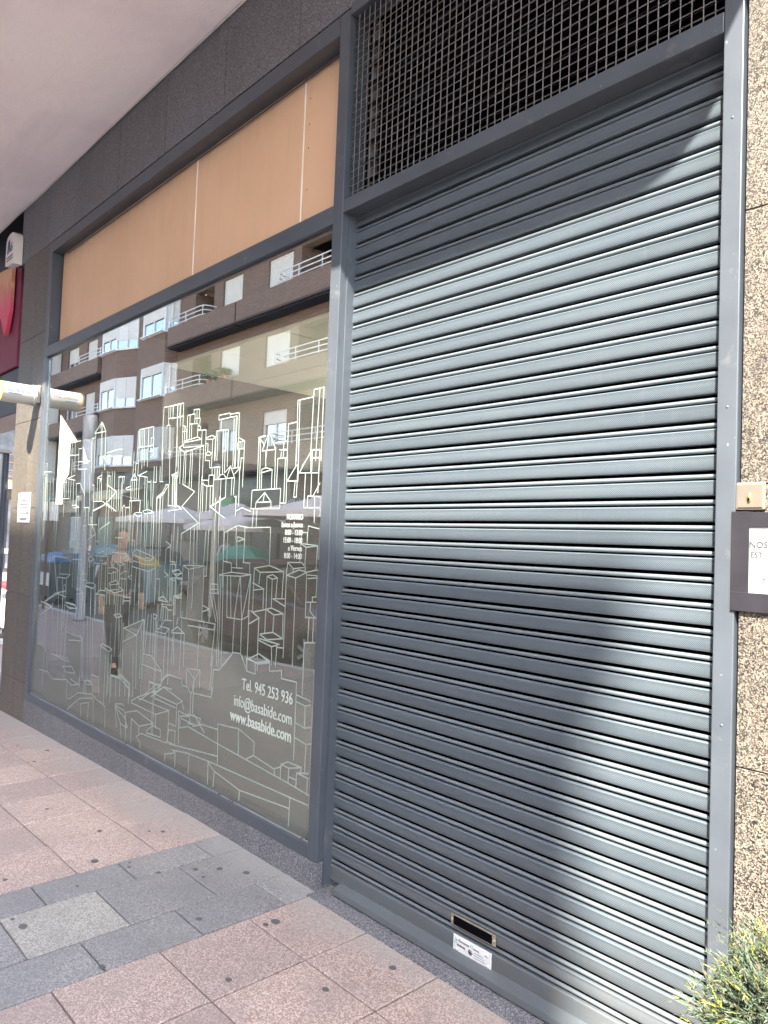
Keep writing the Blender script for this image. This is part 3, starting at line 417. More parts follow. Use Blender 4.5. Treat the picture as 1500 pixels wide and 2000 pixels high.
ART=[[-2709,1863,-2703,2190,-2630,2192],[-2659,2190,-2670,1861],[-2630,2192,-2630,1859],[-2817,1869,-2825,2154,-2707,2157],[-2809,2153,-2802,1869],[-2893,1874,-2893,2049,-2827,2052],[-3144,1888,-3140,2004,-3085,2005],[-3111,1933,-3054,2026,-2993,1934,-3111,1933],[-3054,2026,-3076,1884],[-3140,2004,-3092,1962],[-2995,1966,-2892,1967],[-2926,1961,-2925,1887],[-2993,1934,-2994,1879],[-2958,1929,-2904,1928],[-2699,1909,-2641,1908],[-2699,1909,-2771,1839],[-2697,1874,-2644,1873],[-3119,1743,-3129,2007,-3083,2008],[-3140,1744,-3145,2006],[-3189,1646,-3186,1739,-2935,1741,-2937,1646,-3184,1646],[-3110,1824,-3015,1836,-3071,1848,-3106,1841,-3104,1746],[-3015,1836,-3015,1743],[-3077,1931,-3071,1848],[-3145,1677,-3071,1725,-3013,1678,-3145,1677],[-3071,1725,-3083,1676],[-3145,1677,-3150,1648],[-3013,1678,-3011,1650],[-2993,1943,-2988,1745],[-2970,1888,-2893,1886],[-2970,1888,-2972,1745],[-2943,1917,-2946,1886],[-2896,1925,-2954,1929],[-2894,1964,-2887,1671,-2930,1670],[-2907,1887,-2906,1671],[-2885,1775,-2816,1846,-2803,1847,-2806,1697,-2827,1697,-2820,1776],[-2885,1775,-2805,1772],[-2791,1810,-2705,1907,-2701,1806],[-2791,1810,-2649,1804],[-2822,1991,-2821,1844],[-2804,1989,-2798,1772],[-2742,1807,-2744,1647,-2624,1646],[-2717,1700,-2627,1696],[-2717,1697,-2718,1647],[-2665,1696,-2661,1579],[-2631,1756,-2678,1699],[-2697,1912,-2695,1702],[-2641,1908,-2643,1714],[-2701,1912,-2641,1909],[-2698,1875,-2647,1873],[-3163,1645,-3171,1552],[-3132,1645,-3135,1553],[-3235,1549,-3006,1554,-3004,1375],[-3235,1549,-3234,1376],[-3134,1349,-3004,1369,-2882,1345,-3081,1331,-3134,1349,-3133,1140],[-3081,1329,-3087,1274],[-2882,1342,-2887,1222],[-2858,1344,-2857,945],[-3019,1315,-2971,1326,-2931,1312,-2974,1304,-3019,1315,-3017,1162],[-2974,1304,-2971,1166],[-2931,1312,-2938,1213],[-3144,1276,-3044,1252,-3135,1240],[-3044,1252,-3042,1159],[-2962,1211,-2868,1218],[-2958,1211,-2861,1184],[-2852,1390,-2744,1395,-2712,1375,-2805,1363,-2852,1390,-2858,1338],[-2805,1363,-2808,1346],[-2712,1375,-2715,1357],[-2857,1330,-2760,1360,-2702,1352,-2784,1321,-2857,1330],[-2784,1321,-2782,918],[-2702,1352,-2622,1367],[-2702,1347,-2697,1149],[-2759,1482,-2629,1475,-2714,1465,-2759,1482],[-2629,1475,-2634,1366],[-2714,1465,-2717,1388],[-2754,1533,-2710,1533,-2707,1483],[-2754,1533,-2758,1397],[-2703,1563,-2621,1550],[-2703,1563,-2707,1489],[-2692,1340,-2624,1341,-2626,1248],[-2691,1324,-2628,1331],[-2652,1244,-2626,1246],[-2652,1244,-2650,1221],[-2701,1216,-2625,1223],[-2697,1149,-2624,1153,-2664,1178,-2663,1219],[-2671,1146,-2672,1037],[-2637,1150,-2638,1042],[-2697,1034,-2621,1044],[-2697,1034,-2699,930],[-3148,1136,-3074,1109,-3158,1071],[-3074,1109,-3073,914],[-3164,1137,-3162,862],[-3127,1132,-2969,1166,-2872,1148,-2947,1135,-3017,1156,-3018,1044],[-2947,1135,-2950,1052],[-2872,1148,-2868,1035],[-3057,1032,-2950,1052,-2868,1032,-2996,1011,-3057,1029],[-3065,1000,-2955,983,-2894,1002,-3061,1009],[-2955,980,-2948,899],[-2912,994,-2915,898],[-2907,986,-2865,989],[-3149,898,-3060,936,-2963,905,-3066,885,-3150,901],[-3066,885,-3069,854],[-2963,905,-2965,869],[-3468,1298,-3348,1317,-3163,1315,-3258,1301,-3468,1295,-3454,819],[-3386,1294,-3373,1082,-3229,1084,-3172,1107],[-3263,1301,-3300,1089],[-3258,1301,-3229,1084,-3163,1315],[-3352,1293,-3333,1083],[-3300,1083,-3302,912],[-3229,1084,-3226,917],[-3172,1107,-3163,1315],[-3426,1294,-3408,826],[-3450,1293,-3437,822],[-3427,1370,-3352,1365,-3348,1317],[-3242,1372,-3178,1372,-3174,1323],[-3350,1341,-3245,1343],[-3302,1503,-3236,1490,-3311,1476,-3302,1503],[-3236,1490,-3237,1376],[-3306,1477,-3300,1349],[-3440,1519,-3307,1560,-3214,1552],[-3435,1519,-3433,1373],[-3401,1532,-3398,1368],[-3318,1557,-3318,1491],[-3397,828,-3296,910,-3225,914,-3178,860],[-3871,1328,-3630,1336,-3802,1308,-3871,1328,-3876,1032],[-3802,1308,-3801,1033],[-3630,1336,-3630,1037],[-3611,1334,-3606,1281,-3631,1279],[-3876,1032,-3486,1034,-3501,1002,-3778,997],[-3903,1026,-3913,989],[-3654,997,-3654,790],[-3486,1034,-3513,811],[-3622,1120,-3553,1107,-3625,1088],[-3553,1107,-3552,1039],[-3553,1243,-3481,1245,-3476,1197,-3554,1194,-3553,1243],[-3550,1216,-3478,1218],[-3514,1246,-3514,1194],[-3548,1188,-3481,1047],[-3518,1190,-3464,1060],[-4013,1341,-3970,1340,-3966,1303],[-3992,1282,-3924,1302,-3880,1281,-3977,1272],[-3947,1251,-3878,1255,-3904,1243,-3947,1251,-3939,1039],[-3877,1252,-3881,1156],[-3964,1143,-3874,1150,-3893,1139,-3964,1143,-3960,1037],[-3971,943,-3904,976,-3819,947,-3970,933],[-3819,947,-3808,767],[-3942,933,-3923,751],[-3918,1792,-3778,1748,-3919,1665,-3716,1569,-3910,1508],[-3451,1706,-3591,1658,-3442,1599],[-3910,1508,-3906,1326],[-3348,1710,-3337,1710,-3334,1611],[-3330,1635,-3271,1652,-3188,1631],[-4110,2272,-3959,2272,-3952,2033],[-4102,2193,-3958,2196],[-4085,2270,-4087,2192],[-4028,2270,-4015,1834],[-3993,2268,-3990,2139],[-4030,2186,-4004,1900],[-3953,2139,-3921,2129,-3907,2092,-3906,2046],[-3949,2102,-3905,2100],[-3931,2127,-3929,2041],[-3899,2045,-3904,2193,-3815,2193,-3816,2136],[-3874,2190,-3870,2056],[-3868,2139,-3776,2134,-3776,2058],[-3848,2136,-3847,2058],[-3830,2218,-3765,2215,-3766,2163],[-3830,2218,-3831,2196],[-3794,2215,-3790,2137],[-3812,2166,-3754,2162,-3756,2118],[-3772,2119,-3743,2113,-3744,2097,-3770,2100],[-3773,2093,-3681,2090,-3674,1918],[-3724,2089,-3726,2003],[-3933,2043,-3779,2057,-3723,2041,-3932,2036,-3936,2008,-3700,2002],[-3938,2028,-3988,2009,-3920,1979,-3700,2002,-3698,1809],[-3988,2009,-3987,1833],[-3966,1997,-3959,1799],[-3920,1979,-3922,1797],[-3901,1993,-3895,1797],[-3843,1983,-3846,1776],[-3824,1985,-3819,1768],[-3738,1998,-3728,1633],[-3673,2044,-3616,2053,-3576,2042,-3602,2030,-3672,2036],[-3602,2030,-3603,1877],[-3575,2039,-3573,1915],[-3670,2012,-3652,2011,-3651,1967],[-3671,1956,-3647,1967,-3607,1955,-3627,1943,-3671,1949],[-3674,1918,-3627,1915,-3621,1874,-3513,1875,-3515,1827],[-3596,1873,-3592,1833],[-3566,1875,-3563,1810],[-3539,1874,-3537,1815],[-3548,2133,-3547,2157,-3431,2158,-3429,2136],[-3431,2151,-3341,2150,-3331,1863],[-3545,2132,-3359,2135,-3358,1862],[-3521,2130,-3519,2072],[-3389,2126,-3381,1869],[-3367,2133,-3364,1865],[-3570,1912,-3566,2073,-3444,2071,-3438,1872],[-3551,2068,-3549,1911],[-3495,2069,-3483,1834],[-3469,2070,-3464,1843],[-3339,2020,-3277,1996,-3282,1960],[-3337,1997,-3277,1995],[-3342,1958,-3279,1957],[-3342,1994,-3342,1958],[-3320,1992,-3320,1960],[-3301,1991,-3301,1959],[-3277,1996,-3279,1759],[-3322,1954,-3325,1860],[-3307,1909,-3280,1909],[-3302,1909,-3310,1845],[-3383,1860,-3306,1862,-3361,1829],[-3525,1815,-3503,1832,-3468,1831,-3444,1812],[-3463,1840,-3404,1873,-3359,1808],[-3404,1873,-3438,1811],[-3572,1807,-3359,1810,-3363,1720],[-3574,1832,-3626,1834,-3627,1775,-3575,1775],[-3574,1832,-3569,1672],[-3698,1809,-3626,1806],[-3696,1790,-3648,1774,-3575,1774],[-3642,1773,-3641,1632],[-3605,1771,-3598,1632],[-3575,1774,-3572,1672],[-3495,1805,-3494,1632],[-3444,1809,-3441,1709],[-3384,1806,-3385,1720],[-3351,1711,-3334,1712,-3333,1631],[-3313,1845,-3308,1660],[-3688,1802,-3681,1633],[-4066,1853,-3994,1866],[-4055,1850,-3995,1848],[-4045,1848,-4033,1668],[-4020,1847,-4008,1667],[-3999,1846,-3984,1667],[-4210,2159,-4208,2273,-3982,2270],[-4137,2197,-3974,2192],[-4144,2266,-4137,2159],[-4119,2267,-4119,2198],[-4090,2267,-4086,2195],[-4034,2267,-4029,2149],[-4002,2265,-4002,2193],[-4160,2141,-4158,2156,-4118,2156,-4088,1803],[-4210,2159,-4189,1823],[-4527,2049,-4536,2165,-4336,2167,-4330,2043],[-4511,2163,-4511,2052],[-4487,2162,-4478,2050],[-4462,2162,-4453,2048],[-4402,2162,-4399,1923],[-4535,2050,-4331,2050],[-4527,2049,-4531,1868],[-4477,2046,-4478,1913],[-4453,2044,-4444,1929],[-4364,2098,-4325,2101,-4324,1986],[-4364,2098,-4359,2020],[-4382,2015,-4335,2015],[-4569,1946,-4540,1949],[-4569,1946,-4569,1881],[-4629,1847,-4578,1881,-4536,1843,-4628,1843],[-4578,1881,-4566,1713],[-4628,1843,-4621,1711],[-4544,1840,-4537,1713],[-4522,1868,-4403,1890],[-4522,1868,-4399,1854],[-4505,1864,-4504,1712],[-4423,1855,-4412,1654],[-4391,1852,-4384,1650],[-4376,1823,-4349,1822],[-4338,1832,-4320,1671],[-4309,1819,-4263,1817,-4270,1913],[-4301,1915,-4298,1820],[-4215,1819,-4174,1818],[-4221,1911,-4215,1819],[-4135,1798,-4095,1796,-4152,1751,-4234,1718],[-4127,1797,-4174,1751,-4246,1725,-4244,1639],[-4095,1796,-4092,1668],[-4058,1852,-3993,1866],[-4058,1851,-3991,1846],[-4054,1849,-4043,1675],[-4026,1848,-4015,1674],[-4004,1847,-3994,1674],[-4092,1672,-3972,1669,-3919,1650],[-4825,1871,-4731,1871],[-4820,1871,-4805,1642],[-4762,1870,-4751,1642],[-4735,1869,-4739,1825],[-4700,1794,-4632,1803],[-4700,1794,-4677,1782,-4630,1784],[-5014,1826,-4849,1775,-5007,1701,-4841,1642],[-4849,1775,-4837,1642],[-4621,1709,-4475,1708,-4479,1640],[-4684,1667,-4628,1667],[-5134,1853,-5108,1876,-5136,1869],[-5113,1916,-5098,1726],[-5016,1916,-5000,1678],[-4987,1914,-4983,1809],[-4935,1912,-4915,1643],[-4893,1910,-4878,1643],[-5185,2231,-5152,2272,-5082,2202,-5181,2203],[-5152,2272,-5121,1976],[-5082,2202,-5067,1933],[-5061,2035,-5103,2024,-5055,1996],[-5043,2046,-4848,2060,-4785,2056],[-5049,2023,-4779,2010],[-5280,2203,-5159,2273,-5080,2200,-5280,2203],[-5159,2273,-5143,1973],[-5265,2202,-5252,1922],[-5080,2200,-5065,1933],[-5322,2170,-5260,2169],[-5322,2170,-5304,1924],[-5772,2075,-5775,2173,-5536,2170],[-5705,2170,-5702,2071],[-5648,2170,-5625,1939],[-5784,2074,-5565,2067],[-5567,2113,-5505,2109],[-5567,2113,-5556,1961],[-5563,2014,-5331,2007],[-5555,1957,-5397,1953],[-5891,1874,-5819,1915,-5776,1870,-5890,1871],[-5884,1871,-5891,1758],[-5824,1869,-5813,1756],[-5788,1868,-5777,1755],[-5769,1898,-5616,1917],[-5769,1898,-5611,1879],[-5639,1876,-5622,1685],[-5739,1892,-5730,1754],[-6300,1972,-6300,1917],[-6300,1972,-6123,1965],[-6300,1956,-6282,1650],[-6260,1921,-6235,1691],[-6207,1919,-6176,1650],[-6148,1917,-6124,1650],[-6077,1914,-6047,1649],[-5901,1745,-5711,1743],[-5579,1852,-5502,1854],[-5579,1852,-5560,1646],[-5495,1848,-5403,1764],[-5429,1955,-5402,1645],[-5329,1917,-5297,1645],[-5276,1834,-5240,1829,-5230,1645],[-5181,1883,-5109,1896],[-5181,1879,-5110,1872],[-5181,1879,-5174,1720],[-5140,1873,-5129,1719],[-5110,1872,-5100,1718],[-5239,1715,-5080,1714,-5019,1694,-5240,1649],[-4943,1727,-5020,1698,-4934,1662],[-5645,1689,-5578,1693,-5498,1675,-5609,1672],[-5400,1672,-5316,1673],[-5230,1645,-5023,1689],[-5608,1437,-5428,1416],[-5510,1377,-5418,1380],[-5992,1300,-5667,1296],[-5967,1301,-5863,1029],[-5575,1291,-5390,1297,-5382,1089],[-5818,1169,-5604,1177],[-5827,1264,-5824,1169],[-5617,1265,-5626,1176],[-5868,1141,-5679,1144,-5604,1177],[-5862,1137,-5850,1021],[-5760,1139,-5744,1033],[-5679,1144,-5667,1026],[-6137,928,-5886,1018,-5671,1051],[-5862,1020,-5663,1004],[-6137,928,-5949,913,-6086,857],[-5664,968,-5494,966,-5431,943,-5578,927,-5661,947],[-5477,1078,-5391,1080,-5319,1061,-5462,1044],[-5386,1194,-5291,1195],[-5380,1152,-5285,1153],[-5310,1110,-5283,1136,-5161,1142,-5120,1131,-5156,1105,-5310,1110],[-5305,1106,-5298,911],[-5196,1102,-5186,921],[-5120,1131,-5112,929],[-5281,1312,-5222,1326,-5174,1308,-5241,1284,-5281,1312],[-5276,1308,-5273,1136],[-5241,1284,-5237,1139],[-5169,1309,-5156,1144],[-5157,1333,-4930,1336,-4961,1283,-5032,1283,-5021,1307,-5055,1306,-5071,1281,-5150,1282],[-5071,1281,-5065,1092],[-5032,1283,-5028,1106],[-4961,1283,-4952,1111],[-4930,1336,-4913,1099],[-5106,1069,-5037,1101,-4951,1104],[-5106,1069,-4957,1071],[-5101,1066,-5093,931],[-5033,1067,-5030,937],[-4957,1071,-4954,944],[-5315,1439,-5163,1484,-5236,1541],[-5315,1439,-5316,1371,-5284,1364],[-5162,1482,-5161,1435],[-5102,1517,-4936,1567],[-5097,1517,-5097,1437],[-5161,1435,-5101,1436,-5077,1402,-5156,1400,-5161,1435],[-5100,1350,-5015,1369,-4973,1340],[-4965,1390,-4900,1394],[-4965,1390,-4963,1336],[-5309,1548,-5151,1550],[-5321,1674,-5304,1549],[-5245,1641,-5236,1541],[-5510,1377,-5478,1082],[-5467,1304,-5425,939],[-4856,1368,-4803,1383],[-4860,1366,-4625,1365],[-4855,1364,-4857,1270],[-4625,1365,-4608,1079],[-4726,1341,-4682,1335,-4628,1350],[-4722,1339,-4722,1306],[-4821,1309,-4728,1283,-4660,1298,-4731,1309,-4821,1309,-4834,1267],[-4728,1283,-4731,1165],[-4660,1298,-4663,1250],[-4925,1260,-4815,1266,-4755,1250,-4793,1235,-4830,1241,-4856,1224,-4921,1225],[-4856,1224,-4858,1172],[-4830,1237,-4826,1174],[-4793,1235,-4791,1183],[-4721,1228,-4654,1252,-4620,1252],[-4718,1201,-4627,1203],[-4893,1158,-4787,1185,-4731,1165,-4874,1148,-4893,1158,-4890,1132],[-4869,1148,-4865,1115,-4726,1128],[-4731,1165,-4726,1128],[-4945,1120,-4795,1101,-4656,1128,-4720,1144],[-4795,1101,-4794,1027],[-4656,1128,-4658,1039],[-4916,1115,-4922,1016],[-4878,1110,-4866,1021],[-4651,1086,-4550,1091],[-4648,1061,-4555,1067],[-4599,1217,-4550,1231],[-4599,1217,-4555,1205],[-4550,1375,-4495,1398,-4246,1361,-4297,1334,-4343,1333,-4549,1368],[-4547,1314,-4528,1325,-4348,1309,-4241,1315,-4216,1294,-4313,1269,-4548,1288,-4547,1314],[-4548,1287,-4541,1049],[-4482,1285,-4487,1053],[-4424,1277,-4423,1059],[-4313,1269,-4313,1068],[-4216,1294,-4207,1077],[-4290,1270,-4279,1071],[-4585,1312,-4552,1317,-4550,1371],[-4585,1312,-4590,1218],[-4568,1457,-4526,1451,-4527,1393],[-4560,1457,-4560,1421],[-4563,1624,-4523,1633,-4441,1631,-4447,1613,-4495,1607,-4563,1624,-4564,1389],[-4495,1607,-4499,1398],[-4443,1613,-4437,1389],[-4434,1641,-4360,1651,-4273,1633,-4396,1623,-4434,1641],[-4396,1623,-4384,1412],[-4273,1633,-4269,1364],[-4633,1710,-4474,1708,-4474,1638],[-4632,1708,-4618,1449],[-4687,1665,-4631,1664],[-4687,1665,-4685,1466],[-4740,1665,-4716,1684,-4705,1669],[-4735,1661,-4724,1465],[-4823,1466,-4707,1467],[-4213,1230,-4154,1234,-4153,1123],[-4213,1228,-4207,1077],[-4156,1119,-4120,1128],[-4155,1109,-4118,1110],[-4242,1723,-4153,1755],[-4208,1722,-4145,1751],[-4242,1719,-4209,1213],[-4204,1719,-4179,1317],[-4086,1671,-3973,1671,-3920,1651,-4089,1639],[-4095,1458,-4029,1436,-4091,1414,-4094,1274],[-4036,1433,-4033,1343],[-4030,1342,-3981,1344,-3962,1327,-3965,1294],[-4025,1327,-3965,1328],[-4003,1292,-3915,1300,-3885,1279,-3952,1262,-4003,1292],[-3951,1259,-3882,1247],[-4019,1243,-3958,1252,-3969,1232,-4019,1243,-4014,1094],[-3990,1230,-3986,1097],[-3955,1233,-3954,1148],[-4090,1274,-4050,1263,-4091,1247],[-4049,1260,-4049,1124],[-4207,1229,-4155,1233,-4150,1116],[-4203,1227,-4205,1078],[-3967,1147,-3873,1161],[-3967,1147,-3918,1135,-3871,1142],[-3967,1144,-3969,1098],[-4154,1119,-4097,1135,-4033,1106,-4152,1106],[-3802,1542,-3799,1338],[-3761,1552,-3756,1337],[-3730,1558,-3715,1339],[-3630,1528,-3640,1339],[-3600,1532,-3601,1283],[-3541,1706,-3527,1227],[-3501,1712,-3484,1230],[-3440,1546,-3432,1233],[-3600,1663,-3445,1707],[-3600,1663,-3444,1599],[-3623,1281,-3601,1283],[-4274,1630,-4263,1364],[-4283,1367,-4243,1355,-4280,1341],[-5309,1115,-5156,1104,-5121,1125],[-5297,1111,-5282,886],[-5194,1097,-5145,585],[-5123,1102,-5111,928],[-5399,1055,-5324,1061,-5403,1082],[-5109,1073,-4950,1073],[-5103,1071,-5107,903],[-4622,887,-4337,973,-4429,868,-4622,887],[-4429,868,-4630,799],[-4429,868,-4404,541],[-4337,973,-4334,504],[-4631,919,-4613,584],[-4784,958,-4699,974,-4659,960,-4748,943,-4784,958],[-4743,944,-4750,690],[-4659,960,-4648,566],[-4705,944,-4658,565],[-4978,734,-4944,748,-4790,733,-4832,709,-4978,729],[-4978,729,-4964,393],[-4841,706,-4834,416],[-4790,731,-4793,564],[-4943,746,-4955,1027],[-4778,564,-4639,566,-4491,526],[-4623,590,-4494,556,-4489,477],[-4778,564,-4771,427],[-4705,565,-4699,439],[-4639,566,-4634,451],[-4565,572,-4556,465],[-4469,760,-4441,485],[-4334,762,-4217,769,-4072,697,-4071,611,-4229,614,-4222,557],[-4331,699,-4072,695],[-4281,1008,-4305,770],[-4240,1012,-4238,768],[-4205,994,-4200,766],[-4181,992,-4174,751],[-4327,966,-4322,768],[-4212,1019,-4162,1013,-4188,990,-4214,997,-4212,1019],[-4177,919,-4049,918,-4003,953,-4120,955],[-4049,918,-4048,651],[-4163,980,-4158,936,-4130,936,-4062,997,-3977,1002],[-4002,950,-3997,680],[-4146,1117,-4100,1133,-4034,1104,-4153,1107],[-4118,1086,-3987,1090],[-4118,1086,-4085,1071,-4054,1077,-4029,1060,-3984,1062],[-4110,1083,-4124,987],[-4085,1067,-4088,991],[-4054,1070,-4057,994],[-4029,1058,-4030,997],[-4651,1086,-4554,1088],[-4648,1062,-4551,1068],[-4560,1138,-4551,912],[-4492,1182,-4481,935],[-4431,1186,-4421,949],[-5228,457,-5124,472,-5078,452,-5191,434,-5228,457,-5220,365],[-5191,434,-5187,366],[-5078,452,-5074,386],[-5357,760,-5308,744,-5351,719],[-5308,744,-5274,467],[-5114,518,-4980,516],[-4067,644,-3998,691,-3945,692],[-4317,506,-4115,615,-4060,620],[-4190,528,-4028,613,-3937,614],[-5227,891,-5179,469],[-5139,900,-5091,467],[-5303,871,-5259,482],[-5634,750,-5322,746,-5306,724,-5570,697],[-5634,750,-5636,576],[-5319,722,-5312,405],[-6155,609,-6019,556,-5964,404,-5851,368,-5555,411],[-5964,404,-6152,396],[-5881,553,-5578,564,-5533,540,-5835,549],[-5651,492,-5475,518,-5402,479,-5590,461,-5651,492],[-5488,426,-5339,411,-5468,385,-5554,406,-5548,276,-5481,283,-5331,354,-5084,387,-5009,372],[-5522,200,-5300,320,-5056,364],[-5270,287,-5124,323],[-5270,287,-5257,202],[-5135,316,-5132,208],[-5056,359,-5035,209],[-5009,367,-4855,349,-4837,212],[-5229,453,-5120,471,-5081,453,-5189,436,-5229,453,-5230,371],[-5081,453,-5072,394],[-5321,463,-5324,394],[-4782,566,-4641,570,-4500,519],[-4633,589,-4493,550,-4494,473],[-4694,393,-4590,412,-4558,405],[-4692,375,-4539,334,-4492,284],[-4692,375,-4655,250],[-6113,936,-5820,1023],[-6208,928,-5952,906,-6192,830],[-5666,963,-5472,959,-5429,938,-5633,935],[-5822,1034,-5791,555],[-5735,1040,-5706,567],[-5942,939,-5894,541],[-5950,1282,-5849,1021],[-5617,916,-5634,750],[-5441,932,-5480,738],[-4228,611,-4074,611,-4098,591],[-4219,612,-4220,538],[-3480,795,-3425,801,-3308,893],[-3212,906,-3163,836,-3085,833],[-3480,795,-3493,665],[-3168,896,-3076,890,-2962,914,-3037,930],[-3168,896,-3159,839],[-3089,884,-3085,833],[-2962,910,-2962,865,-2863,884],[-2863,884,-2863,847,-2743,849,-2742,501],[-2739,793,-2632,783],[-2698,976,-2697,800],[-2743,763,-2671,755,-2631,766],[-2671,755,-2670,658],[-2742,668,-2670,658,-2624,671],[-2737,601,-2653,588,-2620,599],[-2653,588,-2657,466],[-3495,867,-3512,690],[-3676,637,-3491,648,-3477,704],[-3768,760,-3620,772,-3675,710,-3768,760,-3767,656],[-3620,772,-3620,680],[-3683,708,-3702,632],[-3685,730,-3683,525],[-4060,639,-3987,691,-3825,690],[-3987,691,-3991,636],[-3825,690,-3813,657,-3749,659,-3711,627,-3709,520],[-4077,613,-4346,477],[-4221,608,-4067,610],[-4221,608,-4223,565],[-4456,453,-4381,490,-3956,490,-4119,436,-4454,443],[-4381,490,-4134,571],[-4119,436,-4110,359],[-3956,490,-3956,311],[-4163,552,-4037,611,-3804,571,-3866,542,-4163,552],[-4152,550,-4149,527,-3883,521],[-3866,542,-3863,419,-3948,420],[-3803,562,-3781,527],[-3844,511,-3716,505,-3823,484],[-3844,511,-3834,416],[-3716,505,-3704,469],[-3735,514,-3596,516,-3601,482,-3676,458],[-3823,484,-3817,429],[-3804,475,-3660,470,-3730,464],[-4527,371,-4372,410,-4143,380,-4328,324,-4443,348],[-4328,324,-4335,284],[-4443,348,-4436,200],[-4527,371,-4515,200],[-4696,384,-4551,376,-4504,278,-4599,288,-4696,384],[-4599,288,-4577,203],[-4230,316,-4152,364,-4050,363,-4045,318,-4229,306],[-4364,254,-4302,286,-3965,304,-3945,385],[-4364,254,-4307,233,-4301,200],[-3954,383,-3869,392,-3871,321],[-3954,383,-3957,315,-3880,314],[-3936,306,-3401,361],[-3895,280,-3714,304,-3477,314,-2624,330],[-3886,282,-3857,271],[-3978,239,-3875,267],[-3978,239,-3977,200],[-3857,271,-3856,200],[-3700,303,-3701,200],[-3493,310,-3489,200],[-3493,306,-3425,278,-3179,247,-2762,277],[-3425,278,-3432,200],[-3179,247,-3180,200],[-2757,324,-2761,200],[-3834,416,-3826,331],[-3834,416,-3728,447,-3407,424,-2776,387,-2621,375],[-3593,487,-3413,496],[-3413,496,-3413,524,-3211,542,-3066,508,-3067,443,-3128,413],[-3211,542,-3205,418],[-3413,524,-3398,329],[-3067,443,-2892,422,-2837,446],[-2892,422,-2884,402],[-2837,457,-2783,481,-2681,481,-2775,454,-2837,457,-2839,392],[-2775,454,-2776,387],[-2681,481,-2685,456],[-2772,416,-2718,416],[-2714,448,-2628,467],[-2714,448,-2626,446],[-2714,448,-2716,385],[-2632,445,-2633,372],[-3665,524,-3547,451],[-4797,689,-4783,383],[-4885,677,-4881,345],[-4936,366,-4855,344],[-4635,581,-4502,552,-4499,435],[-4768,560,-4633,561]]
SIL=[-6351,187,-6410,971,-6424,1944,-6087,1951,-5915,1863,-5873,1882,-5814,1919,-5788,2175,-5529,2174,-5304,2157,-5273,2203,-5154,2269,-5081,2194,-5015,1957,-4696,1857,-4651,1872,-4575,1885,-4540,2032,-4540,2165,-4336,2163,-4331,2179,-4212,2161,-4210,2271,-3957,2271,-3957,2144,-3905,2124,-3906,2193,-3822,2197,-3824,2218,-3765,2214,-3743,2110,-3678,2090,-3546,2084,-3547,2157,-3344,2150,-3338,2020,-3277,1996,-3281,1749,-3152,1746,-3140,2004,-3090,2013,-3051,2022,-2990,1980,-2900,1973,-2897,2051,-2831,2053,-2826,2157,-2708,2157,-2702,2190,-2630,2193,-2621,160]
FROST=[[-6349,175,-6343,581,-6135,579,-6011,543,-5934,416,-5606,409,-5605,748,-5325,744,-5310,438,-5218,453,-5107,454,-5073,400,-4960,416,-5010,723,-4846,716,-4776,558,-4632,561,-4649,891,-4337,972,-4333,503,-4194,573,-4008,685,-3822,693,-3724,653,-3618,679,-3493,678,-3482,793,-3420,803,-3298,910,-3220,915,-3157,837,-3083,834,-2970,866,-2861,882,-2863,846,-2742,849,-2694,781,-2704,1033,-2621,1043,-2621,160],[-3818,1305,-3636,1337,-3624,1036,-3803,1032],[-5275,1330,-5237,1393,-5157,1353,-5163,1263,-5262,1240],[-5796,1377,-5565,1376,-5570,1270,-5782,1283]]

def ribbon(mb, pts, wd, y):
    P = [Vector((pts[i]/1000, pts[i+1]/1000)) for i in range(0, len(pts), 2)]
    Q = [P[0]]
    for q in P[1:]:
        if (q-Q[-1]).length > .002: Q.append(q)
    P = Q
    if len(P) < 2: return
    for a, b in zip(P, P[1:]):
        d = (b-a).normalized()*wd*.5; n = Vector((-d.y, d.x)); a2 = a-d; b2 = b+d
        c = [a2+n, b2+n, b2-n, a2-n]
        o = [(min(max(u.x, -6.333), -2.593), y, min(max(u.y, .18), 2.92)) for u in c]
        mb.add(o, [(0, 1, 2, 3)])
art = MB(); rr = random.Random(5); FILMY = .0155
for l in ART:
    xm = l[0]/1000
    ribbon(art, l, .0064 if l[1] < 1150 else .0050, FILMY-.0012-rr.random()*.0003)
# extra fine verticals drawn in the far half of the skyline
for k in range(34):
    x = rr.uniform(-6.28, -3.6); top = rr.choice([rr.uniform(1.5, 2.05), rr.uniform(.9, 1.5)]); h = rr.uniform(.25, .8)
    wv = rr.uniform(.015, .05); a = int(x*1000); b = int((x+wv)*1000); t = int(top*1000); bt = max(260, int((top-h)*1000))
    ribbon(art, [a, bt, a, t] + ([b, t, b, bt] if k % 3 == 0 else []), .0045, FILMY-.0012-rr.random()*.0003)
art.build('printed_lines', LINEF, W_, kind='stuff')
def polyfill(data, m, name, y):
    P = [(data[i]/1000, data[i+1]/1000) for i in range(0, len(data), 2)]
    P = [(min(max(a, -6.332), -2.594), min(max(b, .181), 2.9)) for a, b in P]
    me = bpy.data.meshes.new(name); bm = bmesh.new()
    vs = [bm.verts.new((a+4.4, y, b-.118)) for a, b in P]
    f = bm.faces.new(vs); f.normal_update(); bmesh.ops.triangulate(bm, faces=[f]); bm.to_mesh(me); bm.free(); me.materials.append(m)
    o = bpy.data.objects.new(name, me); C.collection.objects.link(o); o.parent = W_
polyfill(SIL, GREYF, 'grey_film', .0156)
for k, f in enumerate(FROST): polyfill(f, FROSTM, 'frosted_film', .0153-k*.0002)
SUNPATCH=[[-5990,2411,-5599,2166,-5745,2166,-5742,1934,-5781,1909,-5850,1864,-5847,1702,-5992,1704],[-5482,2124,-5366,1993,-5454,1993]]
